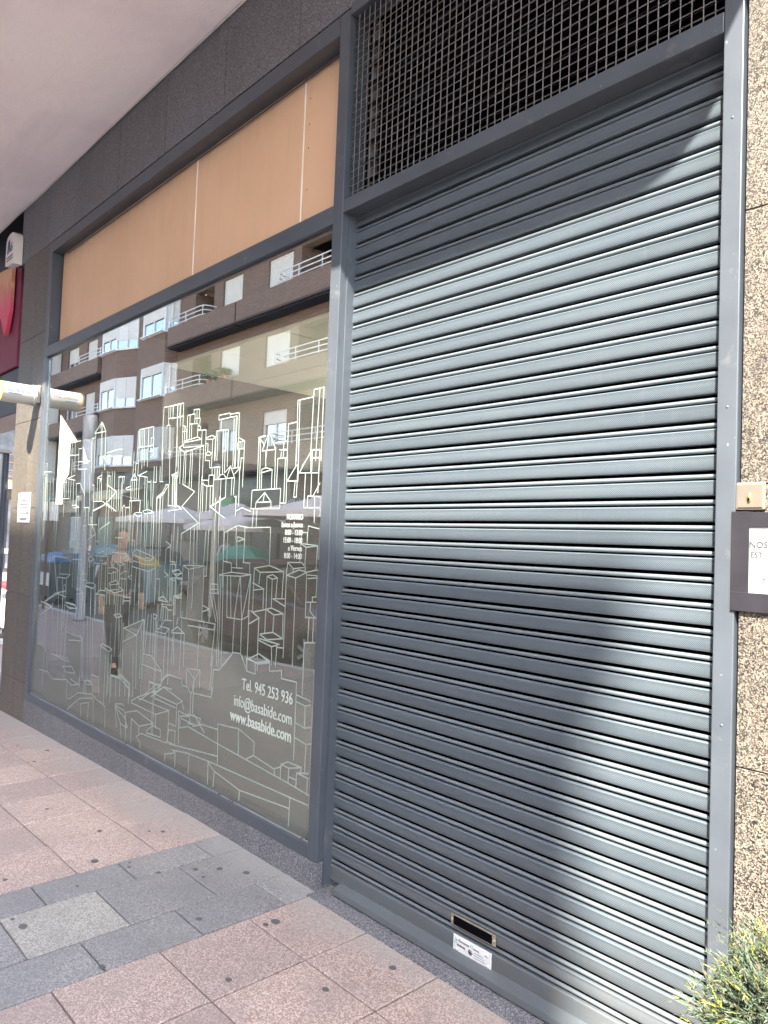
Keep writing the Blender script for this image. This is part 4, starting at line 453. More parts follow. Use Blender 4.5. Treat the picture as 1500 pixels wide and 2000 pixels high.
for k, f in enumerate(SUNPATCH): polyfill(f, SUNPATCHM, 'sunlit_film_patch', .0138)  # frosted film coloured as if sunlit; slanted edge is a painted shadow line
VW = mat('vinyl_lettering', (.42, .46, .42), .7, 0, 0)
for s, z, sz, bo in (('Tel. 945 253 936', .742, .079, 0), ('info@basabide.com', .650, .079, 0), ('www.basabide.com', .572, .079, .0012)):
    text(s, sz, (-2.765, .0140, z), TXF, VW, W_, 'RIGHT', bold=bo, sx=.80 if not bo else .86)
for i, s in enumerate(('HORARIO', 'Lunes a Jueves', '8:00 - 13:00', '15:00 - 18:00', 'a Viernes', '8:00 - 14:00')):
    text(s, .037, (-2.745, .0140, 1.592-.0365*i), TXF, VW, W_, 'RIGHT', sx=.78)
# ------------------------------------------------------------------ orange fascia boards
OR = bpy.data.materials.new('orange_panel'); OR.use_nodes = True; nt = OR.node_tree; b_ = nt.nodes['Principled BSDF']; P = world_coord(nt)
c = ramp(nt, noise(nt, 1.1, 5, .6, P), [(.3, (.64, .39, .225)), (.7, (.73, .455, .27))])
c = mix(nt, ramp(nt, noise(nt, 1, 5, .7, P, (14, 1, .7)), [(.52, (0, 0, 0)), (.78, (.35, .35, .35))]), c, (.50, .33, .22))
sx = N(nt, 'ShaderNodeSeparateXYZ'); nt.links.new(P, sx.inputs[0])
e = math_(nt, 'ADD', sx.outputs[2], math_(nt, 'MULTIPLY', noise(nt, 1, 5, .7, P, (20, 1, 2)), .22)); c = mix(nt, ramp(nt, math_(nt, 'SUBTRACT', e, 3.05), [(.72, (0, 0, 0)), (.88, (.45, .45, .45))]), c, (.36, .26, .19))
c = mix(nt, ramp(nt, noise(nt, 60, 4, .8, P), [(.70, (0, 0, 0)), (.74, (.5, .5, .5))]), c, (.72, .52, .36))
nt.links.new(c, b_.inputs['Base Color']); b_.inputs['Roughness'].default_value = .42; bump(nt, noise(nt, 1.6, 2, .5, P), .35, .02, b_)
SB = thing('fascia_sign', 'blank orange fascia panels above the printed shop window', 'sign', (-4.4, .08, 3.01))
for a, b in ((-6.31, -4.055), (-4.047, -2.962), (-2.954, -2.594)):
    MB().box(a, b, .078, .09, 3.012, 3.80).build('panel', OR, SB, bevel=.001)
for x in (-4.051, -2.958): MB().box(x-.004, x+.004, .0755, .079, 3.013, 3.79).build('joint_strip', mat('pale_sealant', (.8, .74, .62), .6), SB)
MB().box(-6.33, -2.594, .095, .11, 3.012, 3.80).build('backing', BLACK, SB)
hs = MB()
for z in (3.68, 3.55, 3.43, 3.22, 3.07, 3.04): hs.lathe([(0, 0), (.004, 0)], (0, 0, 0), 8); hs.v[-16:] = [(-2.915+v[0], .0772, z+v[1]) for v in hs.v[-16:]]
hs.build('screw_hole', BLACK, SB)
MB().tube([(-6.2, .068, 3.775), (-5, .066, 3.77), (-4.02, .068, 3.777), (-3.3, .066, 3.775), (-2.64, .068, 3.782)], .0035, 6).build('cable', mat('black_cable', (.04, .04, .05), .5), SB)
cl = MB().tube([(-2.66, .06, 3.80), (-2.645, .055, 3.79), (-2.64, .06, 3.775), (-2.655, .065, 3.77)], .004, 6).build('cable_clip', WHITE, SB)
# ------------------------------------------------------------------ ventilation grille
G = thing('ventilation_grille', 'dark steel mesh ventilation grille above the roller shutter', 'grille', (-1.7, .02, 3.016))
BAR = mat('grille_steel', (.23, .215, .205), .45, .5, .2, 20)
vb = MB().box(-.0013, .0013, -.002, .0015, 0, .842).build('vertical_bar', BAR); vb.parent = G
x0 = -2.521; n = 48; st = (-.858-x0)/n
vb.location = (x0+st+1.7, .0, .001)
for k in range(2, n): inst(vb, G, (x0+st*k+1.7, .0, .001))
hb = MB().box(-.8305, .8305, -.001, .003, -.0009, .0009).build('horizontal_bar', BAR); hb.parent = G
nh = 25; hb.location = (.0105, .006, .842/nh)
for k in range(2, nh): inst(hb, G, (.0105, .006, .842/nh*k))
lv = MB().add([(-.83, .06, 0), (.83, .06, 0), (.83, .13, .03), (-.83, .13, .03), (-.83, .062, -.002), (.83, .062, -.002), (.83, .132, .028), (-.83, .132, .028)],
    [(0, 1, 2, 3), (4, 7, 6, 5), (0, 4, 5, 1), (2, 6, 7, 3)]).build('louvre_blade', mat('louvre_metal', (.012, .014, .02), .5, .2, .2, 5)); lv.parent = G
lv.location = (.0105, .01, .02)
for k in range(1, 9): inst(lv, G, (.0105, .01, .02+.09*k))
MB().box(-2.521, -.858, .17, .18, 3.016, 3.899).build('backing_sheet', BLACK, G)
# ------------------------------------------------------------------ roller shutter
def shuttermat(name, holes):
    m = bpy.data.materials.new(name); m.use_nodes = True; nt = m.node_tree; b = nt.nodes['Principled BSDF']
    tc = N(nt, 'ShaderNodeTexCoord'); sx = N(nt, 'ShaderNodeSeparateXYZ'); nt.links.new(tc.outputs['Object'], sx.inputs[0])
    P = world_coord(nt)
    n1 = noise(nt, 1, 5, .6, P, (1.2, 1, 26)); n2 = noise(nt, 2.2, 4, .6, P)
    c = ramp(nt, n1, [(.3, (.082, .104, .124)), (.7, (.110, .135, .152))])
    oi = N(nt, 'ShaderNodeObjectInfo'); vm = N(nt, 'ShaderNodeVectorMath', operation='SCALE'); nt.links.new(c, vm.inputs[0]); nt.links.new(math_(nt, 'MULTIPLY_ADD', oi.outputs['Random'], .16, .92), vm.inputs['Scale']); c = vm.outputs[0]
    sp3 = N(nt, 'ShaderNodeSeparateXYZ'); nt.links.new(P, sp3.inputs[0]); dz = math_(nt, 'ADD', math_(nt, 'MULTIPLY', sp3.outputs[2], -1.6), math_(nt, 'MULTIPLY', noise(nt, 9, 6, .75, P), 1.5)); c = mix(nt, ramp(nt, dz, [(.15, (0, 0, 0)), (.75, (.55, .55, .55))]), c, (.105, .105, .10))
    st_ = noise(nt, 1, 4, .7, P, (30, 30, 1.2)); c = mix(nt, ramp(nt, st_, [(.58, (0, 0, 0)), (.72, (.4, .4, .4))]), c, (.13, .145, .15))
    sc = noise(nt, 1, 6, .8, P, (3, 3, 260)); c = mix(nt, ramp(nt, sc, [(.70, (0, 0, 0)), (.76, (.35, .35, .35))]), c, (.4, .42, .44))
    if holes:
        p = .0062
        u = math_(nt, 'MULTIPLY', math_(nt, 'ADD', sx.outputs[0], sx.outputs[2]), 1/p); v = math_(nt, 'MULTIPLY', math_(nt, 'SUBTRACT', sx.outputs[0], sx.outputs[2]), 1/p)
        fu = math_(nt, 'SUBTRACT', math_(nt, 'FRACT', u), .5); fv = math_(nt, 'SUBTRACT', math_(nt, 'FRACT', v), .5)
        d = math_(nt, 'SQRT', math_(nt, 'ADD', math_(nt, 'MULTIPLY', fu, fu), math_(nt, 'MULTIPLY', fv, fv)))
        h = math_(nt, 'LESS_THAN', d, .29)
        z = sx.outputs[2]; k = math_(nt, 'MULTIPLY', math_(nt, 'LESS_THAN', z, -.009), math_(nt, 'GREATER_THAN', z, -.0405))
        h = math_(nt, 'MULTIPLY', h, k); c = mix(nt, h, c, (.008, .009, .01))
        b.inputs['Specular IOR Level'].default_value = .5
        nt.links.new(math_(nt, 'MULTIPLY_ADD', h, -.2, .2), b.inputs['Metallic'])
    else: b.inputs['Metallic'].default_value = .2
    nt.links.new(c, b.inputs['Base Color'])
    nt.links.new(math_(nt, 'MULTIPLY_ADD', n2, .22, .24), b.inputs['Roughness'])
    bump(nt, n2, .06, .01, b)
    return m
SHP = shuttermat('shutter_perforated', True); SH = shuttermat('shutter_painted', False)
R_ = thing('roller_shutter', 'closed grey perforated metal roller shutter with a letter slot', 'shutter', (-1.69, .07, 0))
face_ = [(.016, -.0005), (.003, 0), (.0, -.0006), (-.0018, -.0022), (-.0024, -.0042), (-.0010, -.0066), (-.0016, -.014), (-.0022, -.024), (-.0016, -.034), (-.0006, -.041), (.001, -.0432), (.018, -.0445)]
bead_ = [(.0085-.0066*math.cos(a), -.0612-.0066*math.sin(a)) for a in [PI*(k/8-.62)*1.0 for k in range(11)]]
def slatmesh(m, name='slat'):
    L_ = .836; b = MB()
    for q, pr in enumerate((face_, bead_)):
        b.cur = q; n = len(pr); b.add([(x, y, z) for x in (-L_, L_) for y, z in pr], [(i, i+1, i+1+n, i+n) for i in range(n-1)], True)
    o = b.build(name, [m, BEADM])
    md = o.modifiers.new('split', 'EDGE_SPLIT'); md.split_angle = math.radians(40)
    return o
BEADM = mat('bead_metal', (.15, .175, .19), .30, .3, 0)
sl_ = slatmesh(SHP); sl_.parent = R_
pitch = .0732; ztop = 2.955; nsl = 38
sl_.location = (0, 0, ztop-pitch)
for k in range(0, nsl):
    if k == 1: continue
    rs = random.Random(k*3+1); inst(sl_, R_, (rs.uniform(-.002, .002), rs.uniform(-.0007, .0007), ztop-pitch*k+rs.uniform(-.0007, .0007)), (rs.gauss(0, .010), rs.gauss(0, .00025), rs.gauss(0, .0004)))
zb = ztop-pitch*nsl   # about .189
pl = slatmesh(SH, 'slat'); pl.parent = R_; pl.location = (0, 0, zb)
# bottom rail in front of the last slat, with a lip that stands proud
MB().prism([(.012, zb-.073), (.0, zb-.074), (-.003, zb-.078), (-.003, .036), (.012, .03)], 'x', -2.5265, -.8535).build('bottom_rail', SH)
o = bpy.data.objects['bottom_rail']; o.data.transform(Matrix.Translation((1.69, 0, 0))); o.parent = R_
MB().prism([(-.003+.07, .046), (-.048+.07, .034), (-.05+.07, .012), (-.046+.07, .008), (-.003+.07, .01)], 'x', -2.44, -.853).build('foot_bar', SH, R_, bevel=.001)
MB().box(-2.521, -2.512, .03, .125, .02, 2.954).build('guide_rail', FRAME, R_)
MB().box(-.868, -.858, .03, .125, .02, 2.954).build('guide_rail', FRAME, R_)
MB().box(-2.51, -.87, .10, .12, .02, 2.954).build('dark_backing', BLACK, R_)
# threshold slab under the shutter
MB().box(-2.518, -.80, -.055, .2, -.02, .004).build('threshold', GRD, B, bevel=.002)
# letter slot
LS = MB().box(-1.812, -1.606, .0625, .0672, .126, .166).build('slot_plate', mat('worn_brass', (.42, .38, .28), .35, .7, .2, 20), R_, bevel=.002)
MB().box(-1.797, -1.622, .0600, .0624, .131, .161).build('slot_opening', BLACK, LS)
sc_ = MB()
for x in (-1.805, -1.613): sc_.lathe([(0, .003), (.003, .0025), (.004, 0)], (0, 0, 0), 10); sc_.v[-30:] = [(x+v[0], .0622-v[2], .146+v[1]) for v in sc_.v[-30:]]
sc_.build('screw', BEAD, LS)
lp = MB().box(-1.797, -1.622, .0615, .0665, .036, .098).build('lock_plate', mat('chrome_plate', (.78, .80, .80), .22, .35, .06, 30), R_, bevel=.006)
for (x, z) in ((-1.78, .086), (-1.78, .049), (-1.64, .084), (-1.638, .048)):
    q = MB().lathe([(0, .003), (.005, .0025), (.0065, 0)], (0, 0, 0), 12); q.v = [(x+v[0], .0614-v[2], z+v[1]) for v in q.v]
    q.build('rivet', mat('rivet_grey', (.5, .52, .52), .4, .5, .1), lp)
q = MB().lathe([(0, .0025), (.009, .002), (.0105, 0)], (0, 0, 0), 16); q.v = [(-1.715+v[0], .0614-v[2], .064+v[1]) for v in q.v]; q.build('lock_barrel', mat('lock_metal', (.25, .25, .25), .35, .7, .1), lp)
MB().box(-1.721, -1.709, .0582, .0590, .063, .065).build('keyhole', BLACK, lp)
INK = mat('grey_ink', (.03, .03, .033), .6, 0, 0); INKG = mat('green_ink', (.18, .42, .36), .6, 0, 0); INKL = mat('pale_ink', (.045, .045, .05), .6, 0, 0)
text('Persianas', .013, (-1.770, .0612, .079), TXF, INK, lp); text('M', .016, (-1.716, .0612, .080), TXF, INKG, lp); text('otores', .010, (-1.702, .0612, .079), TXF, INK, lp)
text('M', .02, (-1.792, .0612, .066), TXF, INKG, lp); text('entixay', .015, (-1.777, .0612, .063), TXF, INK, lp, sx=.9)
for i in range(3): MB().box(-1.698, -1.655+.004*i, .0611, .0613, .069-.008*i, .0705-.008*i).build('small_print', INKL, lp)
# ------------------------------------------------------------------ things fixed on the right pier
K = thing('key_switch', 'cream square key switch plate on the granite pier', 'switch', (-.765, -.004, 1.657))
MB().box(-.802, -.728, -.010, -.001, 1.621, 1.694).build('plate', mat('cream_plastic', (.145, .127, .10), .4, 0, .05, 20), K, bevel=.004)
MB().box(-.796, -.734, -.0125, -.0102, 1.627, 1.688).build('inner_plate', mat('cream_metal', (.14, .125, .10), .3, .2, .05, 20), K, bevel=.002)
q = MB().lathe([(0, .004), (.005, .004), (.0055, 0)], (0, 0, 0), 14); q.v = [(-.766+v[0], -.0126-v[2], 1.654+v[1]*2.2) for v in q.v]; q.build('key_barrel', mat('brass', (.55, .42, .15), .3, .8, .1), K)
MB().box(-.7685, -.7635, -.0178, -.0168, 1.644, 1.652).build('keyhole', BLACK, K)
PO = thing('taped_notice', 'white moving notice framed with black tape on granite pier', 'notice', (-.60, -.004, 1.5))
TAPE = mat('black_tape', (.018, .017, .021), .33, 0, .15, 12, .2, 25)
for bb in ((-.812, -.766, -.010, -.0075, 1.355, 1.617), (-.437, -.39, -.010, -.0075, 1.355, 1.617), (-.7665, -.4365, -.0115, -.009, 1.577, 1.615), (-.811, -.40, -.0117, -.0092, 1.356, 1.405)):
    MB().box(*bb).build('tape_strip', TAPE, PO, bevel=.0008)
MB().box(-.770, -.43, -.0072, -.006, 1.40, 1.58).build('paper', PAPER, PO)
text('NOS', .0225, (-.7665, -.0082, 1.523), TXF, INKL, PO, bold=.0004, ext=.0002); text('EST', .0195, (-.7625, -.0082, 1.498), TXF, INKL, PO, bold=.0003, ext=.0002)
text('T', .020, (-.735, -.0074, 1.43), TXF, INKL, PO)
MB().box(-.747, -.62, -.0076, -.0073, 1.4755, 1.478).build('rule', mat('violet_ink', (.12, .09, .2), .5, 0, 0), PO)
# ------------------------------------------------------------------ things fixed on the left pillar
NT = thing('paper_notice', 'small white paper notice with an arrow on corner pillar', 'notice', (-6.70, -.003, 1.68))
MB().box(-6.865, -6.542, -.006, -.002, 1.556, 1.812).build('paper', mat('cool_paper', (.34, .34, .37), .5, 0, .02), NT)
MB().box(-6.80, -6.60, -.0075, -.0062, 1.634, 1.640).build('arrow_shaft', INK, NT)
q = MB(); q.prism([(-6.612, 1.624), (-6.612, 1.650), (-6.578, 1.637)], 'y', -.0075, -.0062); q.build('arrow_head', INK, NT)
MB().box(-6.745, -6.67, -.0075, -.0062, 1.740, 1.748).build('heading', INK, NT)
for z, a, b in ((1.785, -6.72, -6.69), (1.708, -6.82, -6.58), (1.694, -6.81, -6.59), (1.679, -6.82, -6.6), (1.59, -6.80, -6.6), (1.577, -6.79, -6.62)):
    MB().box(a, b, -.0073, -.0062, z, z+.007).build('printed_line', INKL, NT)
TS = thing('tube_sign', 'white cylindrical sign with yellow end jutting from the pillar', 'sign', (-6.47, -.15, 2.62))
TW = mat('tube_white', (.34, .335, .31), .35, 0, .03); TY = mat('tube_yellow', (.48, .36, .12), .4, 0, .05)
def cyl_y(x, z, r, y0, y1, n=28):
    b = MB(); vs = [(x+r*math.cos(2*PI*k/n), y, z+r*math.sin(2*PI*k/n)) for y in (y0, y1) for k in range(n)]
    return b.add(vs, [(k, (k+1) % n, (k+1) % n+n, k+n) for k in range(n)], True).add(vs[:n], [tuple(range(n))]).add(vs[n:], [tuple(range(n))[::-1]])
tb = cyl_y(-6.50, 2.615, .082, -.29, -.055).build('tube', TW, TS)
cyl_y(-6.50, 2.615, .0825, -.302, -.29).build('end_cap', TY, TS)
cyl_y(-6.50, 2.615, .088, -.056, -.034).build('collar', TW, TS)
MB().box(-6.56, -6.44, -.034, -.0005, 2.55, 2.70).build('bracket', TW, TS, bevel=.01)
BL = mat('blue_ink', (.02, .07, .26), .5, 0, 0)
def curvetext(s, size, y, z, m):  # printed on the tube: wrapped round its surface
    o = text(s, size, (0, 0, 0), (0, 0, 0), m, TS, ext=.0002)
    for v in o.data.vertices:
        u, h = v.co.x, v.co.y; a = (z-2.615+h)/.0825
        v.co = Vector((-6.50+(.0828)*math.cos(a)+6.47, y+u+.15, 2.615+.0828*math.sin(a)-2.62))
    o.location = (0, 0, 0); o.rotation_euler = (0, 0, 0)
curvetext('asteiz', .056, -.262, 2.615, mat('grey_letters', (.11, .11, .11), .5, 0, 0)); curvetext('on', .06, -.125, 2.615, BL)
curvetext('ADMINISTRACION', .010, -.13, 2.664, BL); MB().box(-6.4183, -6.4172, -.255, -.16, 2.594, 2.600).build('blue_rule', BL, TS)
PS = thing('wall_plaque', 'small white rounded plaque with blue emblem high on the pillar', 'sign', (-7.28, -.05, 4.05))
pr = [(-7.42, 3.93), (-7.16, 3.90), (-7.16, 4.13), (-7.17, 4.17), (-7.20, 4.195), (-7.25, 4.21), (-7.33, 4.21), (-7.39, 4.19), (-7.42, 4.15)]
MB().prism(pr, 'y', -.075, -.002).build('case', mat('plaque_white', (.74, .70, .66), .4, 0, .04), PS, bevel=.004)
MB().box(-7.40, -7.15, -.0015, .165, 3.95, 4.15).build('mount', DARKP, PS)
q = MB(); q.prism([(-7.37, 4.03), (-7.33, 4.03), (-7.325, 4.07), (-7.30, 4.03), (-7.27, 4.03), (-7.29, 4.11), (-7.31, 4.16), (-7.36, 4.14)], 'y', -.0765, -.0752); q.build('emblem', mat('navy_ink', (.03, .08, .22), .5, 0, 0), PS)
text('6', .12, (-7.275, -.0756, 4.035), TXF, INK, PS, bold=.001); 
for i in range(2): MB().box(-7.38, -7.20, -.0762, -.0753, 3.985-.025*i, 3.997-.025*i).build('small_print', INKL, PS)
# ------------------------------------------------------------------ neighbour's sign and passage on the far left
NS = thing('bar_sign', 'magenta fascia sign with a pink flame cutout beyond the pillar', 'sign', (-8, .1, 3.4))
MB().box(-9.6, -7.53, .10, .16, 3.05, 4.10).build('board', mat('magenta_board', (.20, .03, .065), .6, 0, .15, 2), NS, bevel=.004)
pk = bpy.data.materials.new('pink_flame'); pk.use_nodes = True; MATS['pink_flame'] = pk
nt = pk.node_tree; P = world_coord(nt); sx = N(nt, 'ShaderNodeSeparateXYZ'); nt.links.new(P, sx.inputs[0])
f = math_(nt, 'ADD', math_(nt, 'MULTIPLY_ADD', sx.outputs[2], 1.35, -4.6), math_(nt, 'MULTIPLY', noise(nt, 1, 5, .6, P, (16, 1, 5)), .55))
nt.links.new(ramp(nt, f, [(.1, (.30, .12, .07)), (.3, (.62, .05, .09)), (.6, (.72, .08, .17)), (.85, (.62, .22, .15)), (1, (.7, .4, .22))]), nt.nodes['Principled BSDF'].inputs['Base Color'])
MB().prism([(-9.0, 4.15), (-7.66, 4.03), (-7.655, 3.62), (-7.69, 3.53), (-7.73, 3.44), (-7.78, 3.37), (-7.85, 3.44), (-7.91, 3.53), (-7.98, 3.60), (-8.15, 3.62), (-8.4, 3.5), (-8.7, 3.6), (-9, 3.55)], 'y', .05, .085).build('flame_cutout', pk, NS, bevel=.003)
MB().box(-9.6, -7.2, .12, .5, 2.60, 3.04).build('awning_box', DARKP, NS, bevel=.01)
MB().box(-9.6, -7.10, .17, .5, 3.04, 4.9).build('backing', DARKP, NS)
# folding terrace frame beside the pillar
TF = thing('folding_screen', 'aluminium framed glass terrace screen folded beyond the pillar', 'screen', (-8.2, .3, gz(-8.2)))
AL = mat('aluminium', (.5, .52, .55), .3, .7, .08, 5)
AL2 = mat('dull_aluminium', (.16, .17, .19), .4, .5, .1, 5)
for k, y in enumerate((.125, .163, .201)): MB().box(-8.0-.03*k, -7.965-.03*k, y, y+.028, -.05, 2.25).build('stile', AL2, TF, bevel=.004)
MB().box(-8.07, -7.96, -.3, .232, 2.251, 2.29).build('head_rail', AL2, TF, bevel=.003); MB().box(-8.07, -7.96, -.3, .232, -.09, -.051).build('bottom_rail', AL2, TF)
for k in range(2): MB().box(-8.0-.03*k, -7.99-.03*k, -.28, .124, -.05, 2.25).build('pane', CLEAR, TF)
for z in (.35, .8, 1.25, 1.9): MB().box(-8.02, -7.97, .2295, .26, z, z+.05).build('hinge_bar', WHITE, TF)
# yellow building down the side street
YB = thing('yellow_apartment_house', 'ochre yellow apartment house seen through the passage at far left', 'building', (-30, 8, 0))
YEL = mat('ochre_render', (.26, .165, .065), .85, 0, .08, 1); YLT = mat('pale_ochre', (.24, .18, .10), .85, 0, .08, 1); BRW = mat('brown_frame', (.13, .06, .04), .6)
MB().box(-36, -30, 1, 18, 3.1, 16).build('wall', YEL, YB); MB().box(-36, -30.3, 1, 18, -.5, 3.1).build('shop_storey', mat('dark_shop', (.10, .09, .09), .4, 0, .3, 1.5), YB)
for k in range(5):
    zf = 3.1+2.75*k
    MB().box(-30.0, -29.0, 2.5, 14, zf+.0, zf+.18).build('balcony_slab', YLT, YB)
    r = MB()
    for z in (zf+.5, zf+.8, zf+1.08): r.tube([(-29.05, 2.5, z), (-29.05, 14, z)], .025, 6)
    for j in range(28): r.tube([(-29.05, 2.5+j*.42, zf+.15), (-29.05, 2.5+j*.42, zf+1.08)], .015, 4)
    r.build('balcony_railing', BRW, YB)
    for j in range(5):
        y = 3.0+j*2.2
        q = MB().box(-30.03, -29.96, y, y+1.5, zf+.2, zf+2.3).build('window', BRW, YB)
        MB().box(-29.96, -29.95, y+.12, y+.7, zf+.3, zf+2.2).build('pane', mat('curtained_glass', (.14, .14, .145), .2, 0, .5, 3), q)
        MB().box(-29.96, -29.95, y+.8, y+1.38, zf+.3, zf+2.2).build('pane', MATS['curtained_glass'], q)
for j in range(6): MB().box(-30.3, -30.2, 1.5+j*2.5, 3.2+j*2.5, 0, 2.6).build('shop_window', mat('shop_glass', (.2, .22, .24), .15, 0, .6, 2), YB)
SC = thing('parked_scooter', 'red and white scooter parked beyond the folded terrace screen', 'scooter', (-11.2, 1.35, gz(-11)))
def wheel(parent, x, y, z, r, wd, axis='y', rimm=None):
    b = MB(); n = 24
    prof_ = [(r*.62, -wd/2), (r*.93, -wd/2), (r, -wd*.35), (r, wd*.35), (r*.93, wd/2), (r*.62, wd/2), (r*.62, -wd/2)]
    vs = [(q*math.cos(2*PI*k/n), t, q*math.sin(2*PI*k/n)) for q, t in prof_ for k in range(n)]
    b.add(vs, [(i*n+k, i*n+(k+1) % n, (i+1)*n+(k+1) % n, (i+1)*n+k) for i in range(len(prof_)-1) for k in range(n)], True)
    t = b.build('wheel', mat('tyre', (.02, .02, .022), .8, 0, 0)); t.parent = parent
    t.location = Vector((x, y, z))-Vector(parent.location)
    h = MB(); m = 20
    h.add([(r*.16*math.cos(2*PI*k/m), s, r*.16*math.sin(2*PI*k/m)) for s in (-wd*.3, wd*.3) for k in range(m)], [tuple(range(m)), tuple(range(m, 2*m))[::-1]]+[(k, (k+1) % m, (k+1) % m+m, k+m) for k in range(m)])
    for k in range(7):
        a = 2*PI*k/7; d = Vector((math.cos(a), 0, math.sin(a))); n_ = Vector((-d.z, 0, d.x))*r*.055
        for s in (-1, 1):
            o = [d*r*.12+n_, d*r*.6+n_*1.4, d*r*.6-n_*1.4, d*r*.12-n_]
            h.add([(v.x, s*wd*.32, v.z) for v in o]+[(v.x, s*wd*.22, v.z) for v in o], [(0, 1, 2, 3), (4, 7, 6, 5), (0, 4, 5, 1), (1, 5, 6, 2), (2, 6, 7, 3), (3, 7, 4, 0)])
    rb = h.build('rim', mat('alloy', (.45, .46, .48), .3, .7, .05)); rb.parent = t
    return t
def make_car(label, x, y, z, paint, plate='', group=None, flip=1, hatch=True):
    t = thing('parked_car', label, 'car', (x, y, z), group)
    hw = .86
    # stations: x, sill, belt, roof, half width at belt, half width at roof
    st = [(-2.08, .38, .62, .62, .62), (-1.98, .26, .86, .86, .78), (-1.7, .22, .93, .93, .84), (-1.2, .2, .95, .95, .86), (0, .2, .95, .95, hw), (1.0, .2, .93, .93, .86), (1.3, .2, .88, .88, .85), (1.8, .22, .76, .76, .80), (2.02, .28, .64, .64, .70), (2.08, .38, .55, .55, .6)]
    b = MB(); vs = []
    for (sx_, s, be, _, w_) in st:
        vs += [(sx_, w_*.9*q, s) for q in (1,)]+[(sx_, w_, s+.12), (sx_, w_, (s+be)/2+.05), (sx_, w_*.96, be-.05), (sx_, w_*.86, be), (sx_, -w_*.86, be), (sx_, -w_*.96, be-.05), (sx_, -w_, (s+be)/2+.05), (sx_, -w_, s+.12), (sx_, -w_*.9, s)]
    n = 10
    fs = [(i*n+k, i*n+(k+1) % n, (i+1)*n+(k+1) % n, (i+1)*n+k) for i in range(len(st)-1) for k in range(n)]
    b.add(vs, fs+[tuple(range(n)), tuple(range((len(st)-1)*n, len(st)*n))[::-1]], True)
    b.v = [(v[0]*flip+x, v[1]+y, v[2]+z) for v in b.v]
    body = b.build('body', paint, t)
    md = body.modifiers.new('s', 'EDGE_SPLIT'); md.split_angle = .6
    # cabin glass and roof
    def shell(name, m, pl, wl, zs):
        q = MB(); top = [(px, w2, zz) for (px, zz), w2 in zip(pl, wl)]
        N_ = len(top); q.add([(a, c, d) for a, c, d in top]+[(a, -c, d) for a, c, d in top], [tuple(range(N_)), tuple(range(N_, 2*N_))[::-1]]+[(k, (k+1) % N_, (k+1) % N_+N_, k+N_) for k in range(N_)])
        q.v = [(v[0]*flip+x, v[1]+y, v[2]+z) for v in q.v]; return q.build(name, m, t, bevel=.01)
    shell('cabin_glass', CLEAR, [(-1.85, .92), (-1.45, 1.36), (.15, 1.40), (1.1, .90)], [.76, .60, .60, .76], 0)
    shell('roof', paint, [(-1.50, 1.36), (-1.3, 1.43), (-.2, 1.47), (.2, 1.405), (-.2, 1.39)], [.60, .57, .57, .60, .61], 0)
    pil = MB()
    for s in (1, -1):
        for a, c in (((-1.85, .77, .92), (-1.47, .61, 1.38)), ((-.35, .80, .94), (-.45, .62, 1.40)), ((1.1, .77, .9), (.18, .61, 1.40))):
            pil.tube([(a[0]*flip+x, a[1]*s+y, a[2]+z), (c[0]*flip+x, c[1]*s+y, c[2]+z)], .028, 6)
    pil.build('pillars', paint, t)
    for sx_ in (-1.28, 1.32):
        for s in (1, -1): wheel(t, x+sx_*flip, y+s*.80, z+.31, .31, .2)
    for s in (1, -1):
        q = MB().box(1.92, 2.07, .38*s-.0+.0, .68*s, .56, .66) if s > 0 else MB().box(1.92, 2.07, -.68, -.38, .56, .66)
        q.v = [(v[0]*flip+x, v[1]+y, v[2]+z) for v in q.v]; q.build('headlight', mat('lamp_glass', (.75, .77, .8), .1, .3, 0), t, bevel=.02)
        q = MB().box(-2.06, -1.92, min(.4*s, .76*s), max(.4*s, .76*s), .70, .84); q.v = [(v[0]*flip+x, v[1]+y, v[2]+z) for v in q.v]; q.build('tail_light', mat('red_lens', (.4, .02, .02), .2, 0, 0), t, bevel=.02)
        q = MB().box(.72, .86, min(.86*s, 1.02*s), max(.86*s, 1.02*s), .92, 1.05); q.v = [(v[0]*flip+x, v[1]+y, v[2]+z) for v in q.v]; q.build('wing_mirror', paint, t, bevel=.03)
    q = MB().box(2.07, 2.10, -.26, .26, .42, .53); q.v = [(v[0]*flip+x, v[1]+y, v[2]+z) for v in q.v]; q.build('number_plate', WHITE, t)
    return t
zc = gz(-20)-.14
make_car('dark maroon car parked at the near kerb across from the shop window', -8.98, -4.6, gz(-9)-.14, mat('maroon_paint', (.085, .045, .05), .18, .3, 0))
make_car('silver grey car parked behind the parasols on the far kerb', -20.7, -7.6, zc, mat('silver_paint', (.30, .31, .34), .22, .6, 0))
# scooter
sp_ = SC; sx0, sy0, sz0 = SC.location
SR = mat('red_paint', (.5, .04, .05), .3); 
for dx in (-.6, .6): wheel(SC, sx0+dx, sy0, sz0+.25, .25, .11)
q = MB(); q.prism([(-.85, .45), (-.75, .75), (-.1, .78), (.0, .42), (.35, .34), (.45, .9), (.6, 1.0), (.62, .4), (.35, .2), (-.5, .22)], 'y', -.14, .14); q.v = [(v[0]+sx0, v[1]+sy0, v[2]+sz0) for v in q.v]; q.build('body', WHITE, SC, bevel=.04)
q = MB().box(-.8, -.1, -.13, .13, .78, .86); q.v = [(v[0]+sx0, v[1]+sy0, v[2]+sz0) for v in q.v]; q.build('saddle', SR, SC, bevel=.03)
MB().tube([(sx0+.52, sy0-.3, sz0+1.05), (sx0+.5, sy0, sz0+1.0), (sx0+.52, sy0+.3, sz0+1.05)], .018, 8).build('handlebar', BLACK, SC)
MB().tube([(sx0+.5, sy0, sz0+1.0), (sx0+.6, sy0, sz0+.25)], .03, 8).build('fork', BLACK, SC)
